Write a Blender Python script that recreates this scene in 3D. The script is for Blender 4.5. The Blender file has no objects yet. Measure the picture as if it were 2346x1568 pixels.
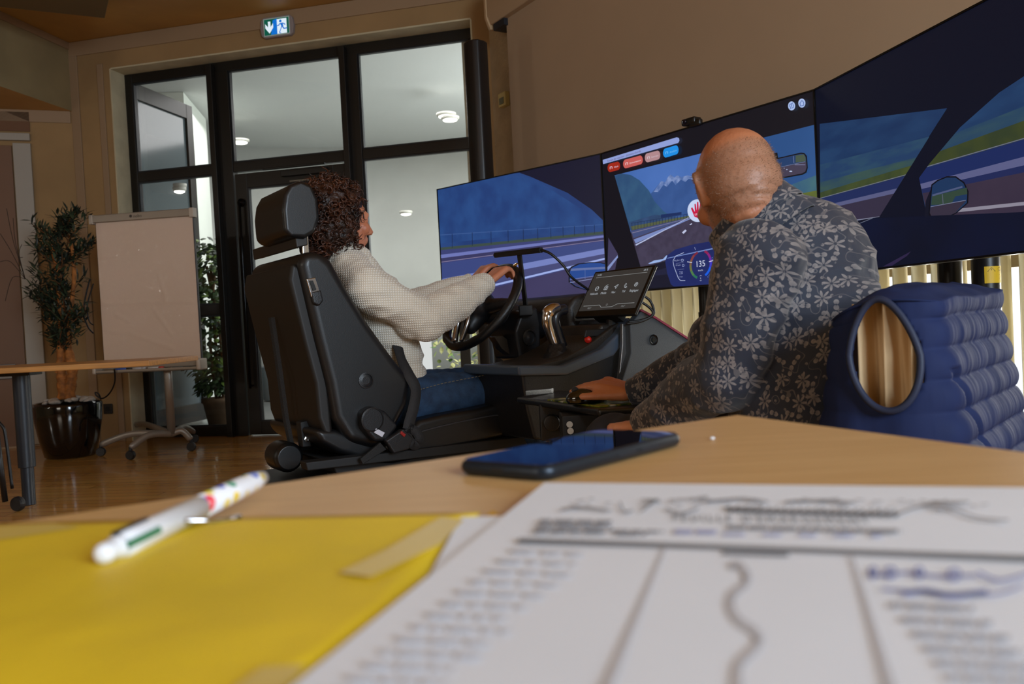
import bpy, bmesh, math, random
from mathutils import Vector as V, Matrix, noise as mnoise
random.seed(7)
SC = bpy.context.scene
COL = SC.collection
PI = math.pi
# ---------------------------------------------------------------- camera (a low viewpoint just above a table top)
CX, CY, FPX = 1173.0, 784.0, 1900.0
PITCH, ROLL = -.0246, -.0508
EYE = V((0, 0, .84))
FW = V((0, math.cos(PITCH), math.sin(PITCH)))
U0 = V((0, -math.sin(PITCH), math.cos(PITCH))); R0 = V((1, 0, 0))
RT = R0*math.cos(ROLL) + U0*math.sin(ROLL)
UP = -R0*math.sin(ROLL) + U0*math.cos(ROLL)
cam = bpy.data.cameras.new('camera'); camo = bpy.data.objects.new('camera', cam); COL.objects.link(camo)
rot = Matrix((RT, UP, -FW)).transposed()
camo.matrix_world = Matrix.Translation(EYE) @ rot.to_4x4()
cam.sensor_width = 36; cam.lens = FPX/2346*36; cam.clip_start = .02; cam.clip_end = 200
cam.dof.use_dof = True; cam.dof.focus_distance = 2.3; cam.dof.aperture_fstop = 7.2
SC.camera = camo
# ---------------------------------------------------------------- world, lights, exposure
SC.view_settings.view_transform = 'Standard'; SC.view_settings.look = 'None'
SC.view_settings.exposure = 0; SC.view_settings.gamma = 1; SC.view_settings.use_curve_mapping = False
wd = bpy.data.worlds.new('world'); SC.world = wd; wd.use_nodes = True
bgn = wd.node_tree.nodes['Background']; bgn.inputs[0].default_value = (.86, .93, 1, 1); bgn.inputs[1].default_value = 1.6
def area(name, loc, aim, sx, sy, power, col=(1, 1, 1), spread=PI):
    l = bpy.data.lights.new(name, 'AREA'); l.shape = 'RECTANGLE'; l.size = sx; l.size_y = sy
    l.energy = power; l.color = col; l.spread = spread
    o = bpy.data.objects.new(name, l); COL.objects.link(o); o.location = loc
    o.rotation_euler = (V(aim)-V(loc)).to_track_quat('-Z', 'Y').to_euler(); return o
area('area_fill_rear', (2.2, -2.3, 1.95), (-.2, 2.5, .7), 2.2, 1.5, 225, (.72, .86, 1.0))
area('warm_fill_left', (-3.4, -2.3, 1.8), (-1.0, 3.0, .9), 2.0, 1.4, 42, (1.0, .90, .76))  # weak warm fill added from the left, no window behind it
area('daylight_blinds', (3.0, 4.75, 1.45), (1.0, 3.4, 1.0), 3.0, 2.0, 330, (1.0, .97, .88))
area('daylight_foyer', (1.3, 8.5, 1.8), (-2.2, 9.6, 1.7), 2.2, 2.6, 175, (.92, .98, .97))
area('glint_fill_high', (-6.1, 2.2, 2.36), (-2.7, 6.1, 1.7), .22, .16, 5, (1.0, .97, .9))  # added light without a fixture, aimed at the flipchart film for glints
area('glint_fill_low', (-6.1, 2.46, 1.29), (-2.8, 6.1, 1.1), .22, .16, 5, (1.0, .97, .9))  # second added light, for a glint lower on the flipchart film
area('foyer_ceiling_light', (-1.8, 9.0, 3.25), (-1.8, 9.0, 0), 3.0, 1.6, 75, (1.0, .98, .97))
# ---------------------------------------------------------------- helpers
def ray(px, py): return FW + RT*((px-CX)/FPX) + UP*((CY-py)/FPX)
def at(px, py, y): d = ray(px, py); return EYE + d*(y/d.y)
def onz(px, py, z): d = ray(px, py); return EYE + d*((z-EYE.z)/d.z)
class VP:                                     # an upright plane in the room: u along it, z up, w off it towards the viewer
    def __init__(s, o, d):
        s.o = V((o[0], o[1])); s.d = V((d[0], d[1])).normalized(); s.n = V((s.d.y, -s.d.x))
    def P(s, u, z, w=0): q = s.o + s.d*u + s.n*w; return V((q.x, q.y, z))
    def uz(s, px, py, w=0):
        d = ray(px, py); o = s.o + s.n*w; t = o.dot(s.n)/V((d.x, d.y)).dot(s.n); q = EYE + d*t
        return (V((q.x, q.y))-o).dot(s.d), q.z
    def at(s, px, py, w=0, w2=None):
        u, z = s.uz(px, py, w); return s.P(u, z, w if w2 is None else w2)
def lin(c):
    c = c/255.0; return c/12.92 if c <= .04045 else ((c+.055)/1.055)**2.4
def rgb(c): return (lin(c[0]), lin(c[1]), lin(c[2]), 1)
MC = {}
def mat(name, c, rough=.55, metal=0, var=0, vs=8, bump=0, bs=60, emit=None, es=1, spec=.5, coat=0, c2=None, sheen=0, stretch=None, coords='Object', alpha=1):
    if name in MC: return MC[name]
    m = bpy.data.materials.new(name); m.use_nodes = True; nt = m.node_tree; N = nt.nodes; L = nt.links
    b = N['Principled BSDF']; b.inputs['Base Color'].default_value = rgb(c); b.inputs['Roughness'].default_value = rough
    b.inputs['Metallic'].default_value = metal; b.inputs['Specular IOR Level'].default_value = spec
    b.inputs['Coat Weight'].default_value = coat; b.inputs['Sheen Weight'].default_value = sheen; b.inputs['Alpha'].default_value = alpha
    tc = N.new('ShaderNodeTexCoord'); src = tc.outputs[coords]
    if stretch:
        mp = N.new('ShaderNodeMapping'); mp.inputs['Scale'].default_value = stretch; L.new(src, mp.inputs[0]); src = mp.outputs[0]
    if var or c2:
        nz = N.new('ShaderNodeTexNoise'); nz.inputs['Scale'].default_value = vs; nz.inputs['Detail'].default_value = 5; L.new(src, nz.inputs['Vector'])
        cr = N.new('ShaderNodeValToRGB'); cr.color_ramp.elements[0].position = .35; cr.color_ramp.elements[1].position = .68
        a = c2 if c2 else tuple(max(0, x*(1-var)) for x in c); d = c if c2 else tuple(min(255, x*(1+var)) for x in c)
        cr.color_ramp.elements[0].color = rgb(a); cr.color_ramp.elements[1].color = rgb(d)
        L.new(nz.outputs['Fac'], cr.inputs[0]); L.new(cr.outputs[0], b.inputs['Base Color'])
    if bump:
        n2 = N.new('ShaderNodeTexNoise'); n2.inputs['Scale'].default_value = bs; n2.inputs['Detail'].default_value = 3; L.new(src, n2.inputs['Vector'])
        bp = N.new('ShaderNodeBump'); bp.inputs['Strength'].default_value = bump; bp.inputs['Distance'].default_value = .01
        L.new(n2.outputs['Fac'], bp.inputs['Height']); L.new(bp.outputs[0], b.inputs['Normal'])
    if emit: b.inputs['Emission Color'].default_value = rgb(emit); b.inputs['Emission Strength'].default_value = es
    MC[name] = m; return m
def emat(name, c, es=1, c2=None, vs=6, stretch=None):      # what a screen, sign or glowing stand-in shows
    if name in MC: return MC[name]
    m = bpy.data.materials.new(name); m.use_nodes = True; nt = m.node_tree; N = nt.nodes; L = nt.links
    b = N['Principled BSDF']; b.inputs['Base Color'].default_value = (.005, .005, .006, 1); b.inputs['Roughness'].default_value = .32
    b.inputs['Specular IOR Level'].default_value = .35
    b.inputs['Emission Color'].default_value = rgb(c); b.inputs['Emission Strength'].default_value = es
    if c2:
        tc = N.new('ShaderNodeTexCoord'); mp = N.new('ShaderNodeMapping'); L.new(tc.outputs['Object'], mp.inputs[0])
        if stretch: mp.inputs['Scale'].default_value = stretch
        nz = N.new('ShaderNodeTexNoise'); nz.inputs['Scale'].default_value = vs; nz.inputs['Detail'].default_value = 6; L.new(mp.outputs[0], nz.inputs['Vector'])
        cr = N.new('ShaderNodeValToRGB'); cr.color_ramp.elements[0].position = .38; cr.color_ramp.elements[1].position = .65
        cr.color_ramp.elements[0].color = rgb(c2); cr.color_ramp.elements[1].color = rgb(c)
        L.new(nz.outputs['Fac'], cr.inputs[0]); L.new(cr.outputs[0], b.inputs['Emission Color'])
    MC[name] = m; return m
def glass_mat(name, tint=(225, 235, 230), refl=.09):
    if name in MC: return MC[name]
    m = bpy.data.materials.new(name); m.use_nodes = True; nt = m.node_tree; N = nt.nodes; L = nt.links; N.clear()
    o = N.new('ShaderNodeOutputMaterial'); t = N.new('ShaderNodeBsdfTransparent'); g = N.new('ShaderNodeBsdfGlossy'); mx = N.new('ShaderNodeMixShader')
    t.inputs[0].default_value = rgb(tint); g.inputs['Roughness'].default_value = .02; fr = N.new('ShaderNodeFresnel'); fr.inputs[0].default_value = 1.45
    L.new(fr.outputs[0], mx.inputs[0]); L.new(t.outputs[0], mx.inputs[1]); L.new(g.outputs[0], mx.inputs[2]); L.new(mx.outputs[0], o.inputs[0])
    MC[name] = m; return m
ICO = {}
class MB:
    def __init__(s): s.bm = bmesh.new(); s.mi = 0
    def _f(s, vs):
        try: f = s.bm.faces.new(vs); f.material_index = s.mi; return f
        except ValueError: return None
    def box(s, c, d, rot=None):
        c = V(c); hx, hy, hz = d[0]/2, d[1]/2, d[2]/2; R = rot if rot is not None else Matrix.Identity(3)
        v = [s.bm.verts.new(c + R @ V((x*hx, y*hy, z*hz))) for x in (-1, 1) for y in (-1, 1) for z in (-1, 1)]
        for q in ((0, 1, 3, 2), (4, 6, 7, 5), (0, 4, 5, 1), (2, 3, 7, 6), (0, 2, 6, 4), (1, 5, 7, 3)): s._f([v[i] for i in q])
    def prism(s, pts, ext):
        ext = V(ext); a = [s.bm.verts.new(V(p)) for p in pts]; b = [s.bm.verts.new(V(p)+ext) for p in pts]; n = len(pts)
        s._f(a); s._f(b[::-1])
        for i in range(n): s._f([a[i], b[i], b[(i+1) % n], a[(i+1) % n]])
    def poly(s, pts): s._f([s.bm.verts.new(V(p)) for p in pts])
    def bx(s, vp, u0, u1, z0, z1, w0, w1): s.prism([vp.P(u0, z0, w0), vp.P(u1, z0, w0), vp.P(u1, z1, w0), vp.P(u0, z1, w0)], vp.P(0, 0, w1)-vp.P(0, 0, w0))
    def grid(s, fn, nu, nv, cu=False, cv=False):
        vs = [[s.bm.verts.new(V(fn(i/(nu if cu else nu-1), j/(nv if cv else nv-1)))) for j in range(nv)] for i in range(nu)]
        for i in range(nu if cu else nu-1):
            for j in range(nv if cv else nv-1):
                s._f([vs[i][j], vs[(i+1) % nu][j], vs[(i+1) % nu][(j+1) % nv], vs[i][(j+1) % nv]])
        return vs
    def tube(s, pts, r, n=10, cap=True, flat=None):
        pts = [V(p) for p in pts]; m = len(pts); rs = r if isinstance(r, (list, tuple)) else [r]*m; rings = []; prev = None
        for i in range(m):
            t = (pts[min(i+1, m-1)]-pts[max(i-1, 0)])
            t = t.normalized() if t.length > 1e-9 else V((0, 0, 1))
            if prev is None:
                a = t.cross(V((0, 0, 1))); a = a if a.length > .05 else t.cross(V((1, 0, 0)))
            else: a = prev - t*prev.dot(t)
            a.normalize(); prev = a; b = t.cross(a)
            fl = flat if flat else 1
            rings.append([s.bm.verts.new(pts[i] + (a*math.cos(2*PI*k/n)*fl + b*math.sin(2*PI*k/n))*rs[i]) for k in range(n)])
        for i in range(m-1):
            for k in range(n): s._f([rings[i][k], rings[i][(k+1) % n], rings[i+1][(k+1) % n], rings[i+1][k]])
        if cap: s._f(rings[0][::-1]); s._f(rings[-1])
    def lathe(s, prof, o, ax=(0, 0, 1), n=28):
        o = V(o); ax = V(ax).normalized(); a = ax.cross(V((0, 0, 1))); a = a if a.length > .05 else V((1, 0, 0)); a.normalize(); b = ax.cross(a)
        rings = [[s.bm.verts.new(o + ax*h + (a*math.cos(2*PI*k/n)+b*math.sin(2*PI*k/n))*max(r, 1e-4)) for k in range(n)] for r, h in prof]
        for i in range(len(rings)-1):
            for k in range(n): s._f([rings[i][k], rings[i][(k+1) % n], rings[i+1][(k+1) % n], rings[i+1][k]])
        s._f(rings[0][::-1]); s._f(rings[-1])
    def ball(s, c, r, rot=None, seg=2):
        c = V(c); r = (r, r, r) if not isinstance(r, (list, tuple)) else r
        if seg not in ICO:
            t = bmesh.new(); bmesh.ops.create_icosphere(t, subdivisions=seg, radius=1); t.verts.index_update()
            ICO[seg] = ([v.co.copy() for v in t.verts], [[v.index for v in f.verts] for f in t.faces]); t.free()
        R = rot if rot is not None else Matrix.Identity(3); vs = [s.bm.verts.new(c + R @ V((p.x*r[0], p.y*r[1], p.z*r[2]))) for p in ICO[seg][0]]
        nf = s.bm.faces.new; mi = s.mi
        for q in ICO[seg][1]: nf((vs[q[0]], vs[q[1]], vs[q[2]])).material_index = mi
    def limb(s, a, b, ra, rb, n=6, flat=None):          # overlapping ellipsoids; fused later by remesh()
        a = V(a); b = V(b)
        for i in range(n+1):
            t = i/n; r = ra+(rb-ra)*t; s.ball(a.lerp(b, t), (r*flat[0], r*flat[1], r*flat[2]) if flat else r)
    def mesh(s, name, mats, smooth=False):
        bmesh.ops.recalc_face_normals(s.bm, faces=s.bm.faces)
        me = bpy.data.meshes.new(name); s.bm.to_mesh(me); s.bm.free()
        for m in (mats if isinstance(mats, (list, tuple)) else [mats]): me.materials.append(m)
        if smooth:
            for p in me.polygons: p.use_smooth = True
        return me
    def build(s, name, mats, parent=None, smooth=False, bevel=0, seg=2, base=None):
        me = s.mesh(name, mats, smooth)
        return link(name, me, parent, bevel, seg, base)
def link(name, me, parent=None, bevel=0, seg=2, base=None):
    o = bpy.data.objects.new(name, me); COL.objects.link(o)
    if parent is not None:
        b = V((0, 0, 0)); q = parent
        while q is not None: b = b + V(q.location); q = q.parent
        me.transform(Matrix.Translation(-b)); o.parent = parent
    else:
        if base is None and len(me.vertices):
            cs = [v.co for v in me.vertices]; base = V(((min(c.x for c in cs)+max(c.x for c in cs))/2, (min(c.y for c in cs)+max(c.y for c in cs))/2, min(c.z for c in cs)))
        if base is not None: me.transform(Matrix.Translation(-V(base))); o.location = V(base)
    if bevel:
        m = o.modifiers.new('bevel', 'BEVEL'); m.width = bevel; m.segments = seg; m.limit_method = 'ANGLE'; m.angle_limit = .6
        for p in me.polygons: p.use_smooth = True
        w = o.modifiers.new('wn', 'WEIGHTED_NORMAL'); w.keep_sharp = False
    return o
def remesh(mb, name, mats, parent, voxel=.006, smooth=6, base=None, sub=0, fn=None):
    """fuse the builder's closed solids into one continuous skin"""
    me = mb.mesh(name, mats); o = bpy.data.objects.new(name, me); COL.objects.link(o)
    r = o.modifiers.new('r', 'REMESH'); r.mode = 'VOXEL'; r.voxel_size = voxel; r.use_smooth_shade = True
    if smooth: sm = o.modifiers.new('s', 'SMOOTH'); sm.iterations = smooth; sm.factor = .5
    dg = bpy.context.evaluated_depsgraph_get(); dg.update()
    m2 = bpy.data.meshes.new_from_object(o.evaluated_get(dg)); bpy.data.objects.remove(o); bpy.data.meshes.remove(me)
    if not m2.materials:
        for m in (mats if isinstance(mats, (list, tuple)) else [mats]): m2.materials.append(m)
    if fn: fn(m2)
    for p in m2.polygons: p.use_smooth = True
    m2.name = name
    return link(name, m2, parent, base=base)
def text_mesh(txt, size, ext=0.0):
    cu = bpy.data.curves.new('t', 'FONT'); cu.body = txt; cu.size = size; cu.extrude = ext; cu.resolution_u = 3
    o = bpy.data.objects.new('t', cu); COL.objects.link(o); dg = bpy.context.evaluated_depsgraph_get(); dg.update()
    me = bpy.data.meshes.new_from_object(o.evaluated_get(dg)); bpy.data.objects.remove(o); bpy.data.curves.remove(cu); return me
def add_text(mb, txt, size, org, dx, dy, center=False, width=None, squash=1):
    """letters as flat faces: org lower left, dx and dy unit directions of the writing"""
    me = text_mesh(txt, size); vs = [v.co.copy() for v in me.vertices]
    if not vs: return
    w = max(v.x for v in vs); k = (width/w) if width else 1
    off = -w*k/2 if center else 0
    nv = [mb.bm.verts.new(V(org) + V(dx)*(v.x*k+off) + V(dy)*v.y*squash) for v in vs]
    for p in me.polygons: mb._f([nv[i] for i in p.vertices])
    bpy.data.meshes.remove(me)
def tag(o, label=None, cat=None, group=None, kind=None):
    if label: o['label'] = label
    if cat: o['category'] = cat
    if group: o['group'] = group
    if kind: o['kind'] = kind
    return o
def thing(name, label, cat, loc=(0, 0, 0), group=None):
    o = bpy.data.objects.new(name, None); o.empty_display_size = .05; COL.objects.link(o); o.location = loc
    return tag(o, label, cat, group)
def struct(o): o['kind'] = 'structure'; return o
def sgroup(name, loc=(0, 0, 0)):
    o = bpy.data.objects.new(name, None); COL.objects.link(o); o.location = loc; o['kind'] = 'structure'; return o
def smooth_curve(pts, n=8):
    pts = [V(p) for p in pts]; out = []
    for i in range(len(pts)-1):
        p0 = pts[max(i-1, 0)]; p1 = pts[i]; p2 = pts[i+1]; p3 = pts[min(i+2, len(pts)-1)]
        for k in range(n):
            t = k/n; out.append(.5*((2*p1)+(p2-p0)*t+(2*p0-5*p1+4*p2-p3)*t*t+(3*p1-p0-3*p2+p3)*t**3))
    out.append(pts[-1]); return out
def circ(cx, cy, rx, ry=None, n=24, a0=0, a1=2*PI):
    ry = ry or rx; return [(cx+rx*math.cos(a0+(a1-a0)*k/n), cy+ry*math.sin(a0+(a1-a0)*k/n)) for k in range(n + (0 if a1-a0 > 6.28 else 1))]

# ================================================================ THE ROOM
WA = VP((-3.35, 7.2), (.973, -.231))          # glazed partition (w=0), wall face at w=.2
WR = VP((-.2, 6.45), (.52, -.85))             # wall with blinds and projection screen
WL = VP((-3.95, 7.02), (-.94, -.34)); WL.n = -WL.n   # back wall left of the corner
CEIL = 3.375
m_wall = mat('painted_wall', (160, 128, 86), .85, var=.05, vs=2, bump=.08, bs=200)
m_plaster = mat('rough_plaster', (172, 154, 126), .8, bump=.9, bs=42, var=.04)
m_reveal = mat('plaster_reveal', (200, 188, 155), .85, bump=.25, bs=120, var=.04)
m_beige = mat('beige_upper_wall', (150, 132, 94), .85, var=.05, vs=3, bump=.08, bs=220)
m_trim = mat('cover_strip', (158, 130, 100), .6)
m_ceil = mat('warm_ceiling', (190, 144, 74), .5, var=.05, vs=2)
m_dark = mat('bronze_aluminium', (34, 30, 26), .38, metal=.3)
m_gask = mat('blue_black_gasket', (24, 28, 34), .4)
m_white = mat('foyer_white', (214, 220, 212), .85, var=.02, vs=2)
def floor_mat():
    m = bpy.data.materials.new('strip_parquet'); m.use_nodes = True; nt = m.node_tree; N = nt.nodes; L = nt.links; b = N['Principled BSDF']
    tc = N.new('ShaderNodeTexCoord'); mp = N.new('ShaderNodeMapping'); mp.inputs['Rotation'].default_value = (0, 0, .12); L.new(tc.outputs['Object'], mp.inputs[0])
    br = N.new('ShaderNodeTexBrick'); br.inputs['Scale'].default_value = 1; br.inputs['Mortar Size'].default_value = .0022
    br.inputs['Brick Width'].default_value = .9; br.inputs['Row Height'].default_value = .085; br.offset = .37
    br.inputs['Color1'].default_value = rgb((206, 148, 72)); br.inputs['Color2'].default_value = rgb((226, 170, 92)); br.inputs['Mortar'].default_value = rgb((120, 80, 36))
    L.new(mp.outputs[0], br.inputs['Vector'])
    m2 = N.new('ShaderNodeMapping'); m2.inputs['Scale'].default_value = (2, 26, 1); m2.inputs['Rotation'].default_value = (0, 0, .12); L.new(tc.outputs['Object'], m2.inputs[0])
    nz = N.new('ShaderNodeTexNoise'); nz.inputs['Scale'].default_value = 3; nz.inputs['Detail'].default_value = 6; L.new(m2.outputs[0], nz.inputs['Vector'])
    mx = N.new('ShaderNodeMixRGB'); mx.blend_type = 'MULTIPLY'; mx.inputs[0].default_value = .35; L.new(br.outputs['Color'], mx.inputs[1]); L.new(nz.outputs['Color'], mx.inputs[2])
    L.new(mx.outputs[0], b.inputs['Base Color']); b.inputs['Roughness'].default_value = .22; b.inputs['Coat Weight'].default_value = .35; b.inputs['Coat Roughness'].default_value = .06
    bp = N.new('ShaderNodeBump'); bp.inputs['Strength'].default_value = .25; bp.inputs['Distance'].default_value = .004
    L.new(br.outputs['Fac'], bp.inputs['Height']); bp.invert = True; L.new(bp.outputs[0], b.inputs['Normal'])
    return m
P_A0 = WA.P(-.6, 0, .2); P_A1 = WA.P(3.52, 0, .2); P_R1 = WR.P(8.2, 0)
P_L = V((-6.2, 6.2, 0))
outline = [P_A0, P_A1, V((P_R1.x, P_R1.y, 0)), V((4.1, -2.6, 0)), V((-6.2, -2.6, 0)), P_L]
mb = MB(); mb.prism([V((p.x, p.y, -.15)) for p in [WA.P(-1.2, 0, .0), WA.P(3.9, 0, .0), WR.P(8.6, 0, -.3), V((4.4, -2.9, 0)), V((-6.5, -2.9, 0)), V((-6.5, 6.5, 0))]], (0, 0, .15))
struct(mb.build('floor', floor_mat()))
mb = MB(); mb.prism([V((p.x, p.y, CEIL)) for p in [WA.P(-1.2, 0, .0), WA.P(3.9, 0, .0), WR.P(8.6, 0, -.3), V((4.4, -2.9, 0)), V((-6.5, -2.9, 0)), V((-6.5, 6.5, 0))]], (0, 0, .12))
ceil = struct(mb.build('ceiling', m_ceil))
# dropped panel at the top left
a = [onz(-60, 10, 3.2), onz(-60, -60, 3.2), onz(262, -60, 3.2), onz(240, 42, 3.2)]
mb = MB(); mb.prism(a, (0, 0, .12)); tag(mb.build('ceiling_raft', mat('raft_olive', (110, 88, 50), .8), bevel=.004), 'olive brown flat panel hanging under the ceiling in the upper left corner', 'ceiling panel')
# wall with the glazed opening
OU0, OU1 = .172, 3.30; OZ = 3.113
mb = MB()
mb.bx(WA, -.6, OU0, 0, CEIL, .02, .2); mb.bx(WA, OU1, 3.62, 0, CEIL, .02, .2); mb.bx(WA, OU0, OU1, OZ, CEIL, .02, .2)
struct(mb.build('wall_back', m_wall))
mb = MB()      # pale plaster lining of the reveal
mb.bx(WA, OU0-.006, OU0+.006, 0, OZ, -.02, .203); mb.bx(WA, OU0+.006, OU1, OZ-.006, OZ+.006, -.02, .203); mb.bx(WA, OU1-.006, OU1+.006, 0, OZ-.006, -.02, .203)
struct(mb.build('trim_1', m_reveal))
mb = MB()      # cover strips on the wall
mb.bx(WA, -.6, 3.62, CEIL-.12, CEIL-.002, .2, .212)
mb.bx(WA, -.22, -.14, 0, CEIL-.12, .2, .214); mb.bx(WA, .05, .105, 0, 3.16, .2, .212)
mb.bx(WA, 3.47, 3.54, 0, CEIL-.12, .2, .214)
struct(mb.build('trim_2', m_trim, bevel=.003))
# back wall left of the corner, with its door
mb = MB(); q0 = WA.P(-.215, 0, .2)
WLd = VP((q0.x, q0.y), (-.94, -.34)); WLd.n = V((-WLd.d.y, WLd.d.x)) if V((-WLd.d.y, WLd.d.x)).y < 0 else V((WLd.d.y, -WLd.d.x))
mb.bx(WLd, .0, 2.6, 0, CEIL, -.12, 0); struct(mb.build('wall_left', m_wall))
mb = MB(); mb.bx(WLd, .02, 2.4, 2.70, 2.80, 0, .012); mb.bx(WLd, .36, 2.4, 0, .1, 0, .014); struct(mb.build('trim_3', m_trim, bevel=.003))
def ul(px, py): return WLd.uz(px, py)[0]
u68 = ul(69, 300); u38 = ul(36, 330); u0e = 2.3
d2 = sgroup('door_2', WLd.P(1, 0, 0))
mb = MB(); mb.bx(WLd, u68, u38+.02, .02, 2.52, 0, .03); mb.bx(WLd, u68, u0e, 2.54, 2.60, 0, .04); mb.build('door_frame', mat('door_frame_grey', (168, 160, 148), .5), d2, bevel=.004)
mb = MB(); mb.bx(WLd, u38+.03, u0e, .02, 2.50, 0, .02); mb.build('door_leaf', mat('door_brown', (120, 86, 62), .55), d2, bevel=.003)
mb = MB(); mb.bx(WLd, u68, u0e, 2.62, 2.78, 0, .012); mb.build('head_panel', mat('door_head_brown', (112, 74, 44), .6), d2)
mb = MB(); mb.bx(WLd, u38+.1, u0e, .58, .70, .02, .045); mb.build('push_rail', mat('rail_grey', (120, 116, 112), .4, metal=.6), d2, bevel=.004)
# bulkhead over the left part of the room
b0 = WA.P(-.214, 0, .2); bd = V((-4.0, 6.35))-V((-3.9, 7.05))
WB = VP((b0.x, b0.y), (-.15, -.75)); WB.n = V((1, -.2)).normalized() if False else V((-WB.d.y, WB.d.x))
mb = MB(); mb.prism([V((b0.x, b0.y, 2.8)), V((b0.x-1.3, b0.y-7.5, 2.8)), V((-6.4, b0.y-7.5, 2.8)), V((-6.4, 6.1, 2.8))], (0, 0, CEIL-2.8-.002))
bh = struct(mb.build('wall_bulkhead', [m_beige, m_ceil]))
for p in bh.data.polygons:
    if p.normal.z < -.5: p.material_index = 1
mb = MB(); a = V((b0.x, b0.y, CEIL-.06)); d = V((-1.3, -7.5, 0)); mb.prism([a+V((.0, 0, 0)), a+V((.012, 0, 0)), a+V((.012, 0, .058)), a+V((0, 0, .058))], d); struct(mb.build('trim_4', m_trim))
# right wall: plaster pier, then window band behind the blinds
WZ0, WZ1, WU0, WU1 = .25, .955, 1.55, 5.0
mb = MB(); mb.bx(WR, -.15, WU0, 0, CEIL, -.22, 0); struct(mb.build('wall_pier', m_plaster))
mb = MB(); mb.bx(WR, WU0, WU1, 0, WZ0, -.22, 0); mb.bx(WR, WU1, 8.5, 0, CEIL, -.22, 0); mb.bx(WR, WU0, WU1, 2.35, CEIL, -.22, 0); struct(mb.build('wall_right', m_plaster))
wn = sgroup('window_1', WR.P(4, WZ0, -.1))
mb = MB()
for k in range(6):
    u = WU0+.03+k*(WU1-WU0-.06)/5; mb.bx(WR, u-.03, u+.03, WZ0, 2.35, -.16, -.09)
mb.build('mullion', mat('window_frame_beige', (150, 140, 118), .5), wn)
mb = MB(); mb.bx(WR, WU0, WU1, .95, 1.03, -.165, -.085); mb.bx(WR, WU0, WU1, WZ0, WZ0+.06, -.165, -.085); mb.bx(WR, WU0, WU1, 2.29, 2.35, -.165, -.085); mb.build('window_rail', MC['window_frame_beige'], wn)
mb = MB(); mb.bx(WR, WU0, WU1, WZ0, 2.35, -.13, -.124); mb.build('pane', glass_mat('window_glass', (248, 248, 248)), wn)
# rear and side walls behind the camera without openings; area lights stand inside, in front of them
mb = MB(); mb.box((-1.05, -2.75, CEIL/2), (10.9, .2, CEIL)); struct(mb.build('wall_rear', m_beige))
mb = MB(); mb.box((-6.35, 1.8, CEIL/2), (.2, 9.2, CEIL)); struct(mb.build('wall_left_side', m_beige))
mb = MB(); a = WR.P(8.2, 0, -.05); mb.prism([V((a.x, a.y, 0)), V((a.x+.2, a.y, 0)), V((4.4, -2.8, 0)), V((4.2, -2.8, 0))], (0, 0, CEIL)); struct(mb.build('wall_rear_right', m_beige))
# ---------------------------------------------------------------- glazed partition with its door
gp = sgroup('window_2', WA.P(1.7, 0, 0))
def fbar(u0, u1, z0, z1, w0=-.03, w1=.035, nm='mullion', par=gp, m=m_dark, bev=.004):
    mb = MB(); mb.bx(WA, u0, u1, z0, z1, w0, w1); return mb.build(nm, m, par, bevel=bev)
fbar(OU0, OU0+.075, 0, OZ-.006, nm='frame_post')
fbar(OU0+.075, OU1, OZ-.085, OZ-.006, nm='head_rail'); fbar(OU0+.075, .995, 2.19, 2.27, nm='transom'); fbar(.995, 2.17, 2.19, 2.27, nm='transom'); fbar(2.31, OU1, 2.19, 2.27, nm='transom')
fbar(.995, 1.16, 0, OZ-.085, w1=.045); fbar(.995, 1.045, 0, OZ-.03, .045, .10, nm='mullion_fin'); fbar(2.17, 2.31, 0, OZ-.085, w1=.045); fbar(2.175, 2.225, 0, OZ-.03, .045, .10, nm='mullion_fin')
fbar(OU1-.08, OU1, 0, OZ-.085, nm='frame_post')
fbar(OU0+.075, .995, .0, .085, nm='bottom_rail'); fbar(OU0+.075, .995, 1.02, 1.11, nm='middle_rail'); fbar(2.31, OU1-.08, 0, .085, nm='bottom_rail')
gl = glass_mat('door_glass', (240, 240, 240))
def pane(u0, u1, z0, z1, par=gp, w=0):
    mb = MB(); mb.bx(WA, u0, u1, z0, z1, w-.004, w+.004); mb.build('pane', gl, par)
    mb = MB(); t = .012
    for a in ((u0, u0+t, z0, z1), (u1-t, u1, z0, z1), (u0+t, u1-t, z0, z0+t), (u0+t, u1-t, z1-t, z1)): mb.bx(WA, *a, w-.002, w+.03)
    mb.build('glazing_bead', m_gask, par)
for a in ((OU0+.075, .995, 2.27, OZ-.085), (OU0+.075, .995, 1.11, 2.19), (OU0+.075, .995, .085, 1.02), (1.16, 2.17, 2.27, OZ-.085), (2.31, OU1-.08, 2.27, OZ-.085), (2.31, OU1-.08, .085, 2.19)): pane(*a)
dr = sgroup('door_1', WA.P(1.7, 0, .02))
for n_, a in (('stile', (1.18, 1.285, .01, 2.17)), ('stile', (2.06, 2.16, .01, 2.17)), ('top_rail', (1.285, 2.06, 2.05, 2.17)), ('kick_rail', (1.285, 2.06, .01, .12)), ('lock_rail', (1.285, 2.06, 1.0, 1.10))):
    fbar(*a, -.015, .055, nm=n_, par=dr)
pane(1.285, 2.06, 1.10, 2.05, dr, .02); pane(1.285, 2.06, .12, 1.0, dr, .02)
mb = MB(); mb.bx(WA, 1.45, 2.0, 2.175, 2.19, .055, .085); mb.bx(WA, 1.62, 2.02, 2.105, 2.15, .055, .10); mb.build('door_closer', mat('closer_black', (20, 19, 18), .4), dr, bevel=.004)
mb = MB(); mb.bx(WA, 1.68, 2.0, 2.06, 2.072, .056, .07); mb.build('closer_arm', mat('closer_steel', (120, 118, 112), .3, metal=1), dr)
mb = MB(); q = [WA.at(540, 455, .1), WA.at(548, 458, .14)]
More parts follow.
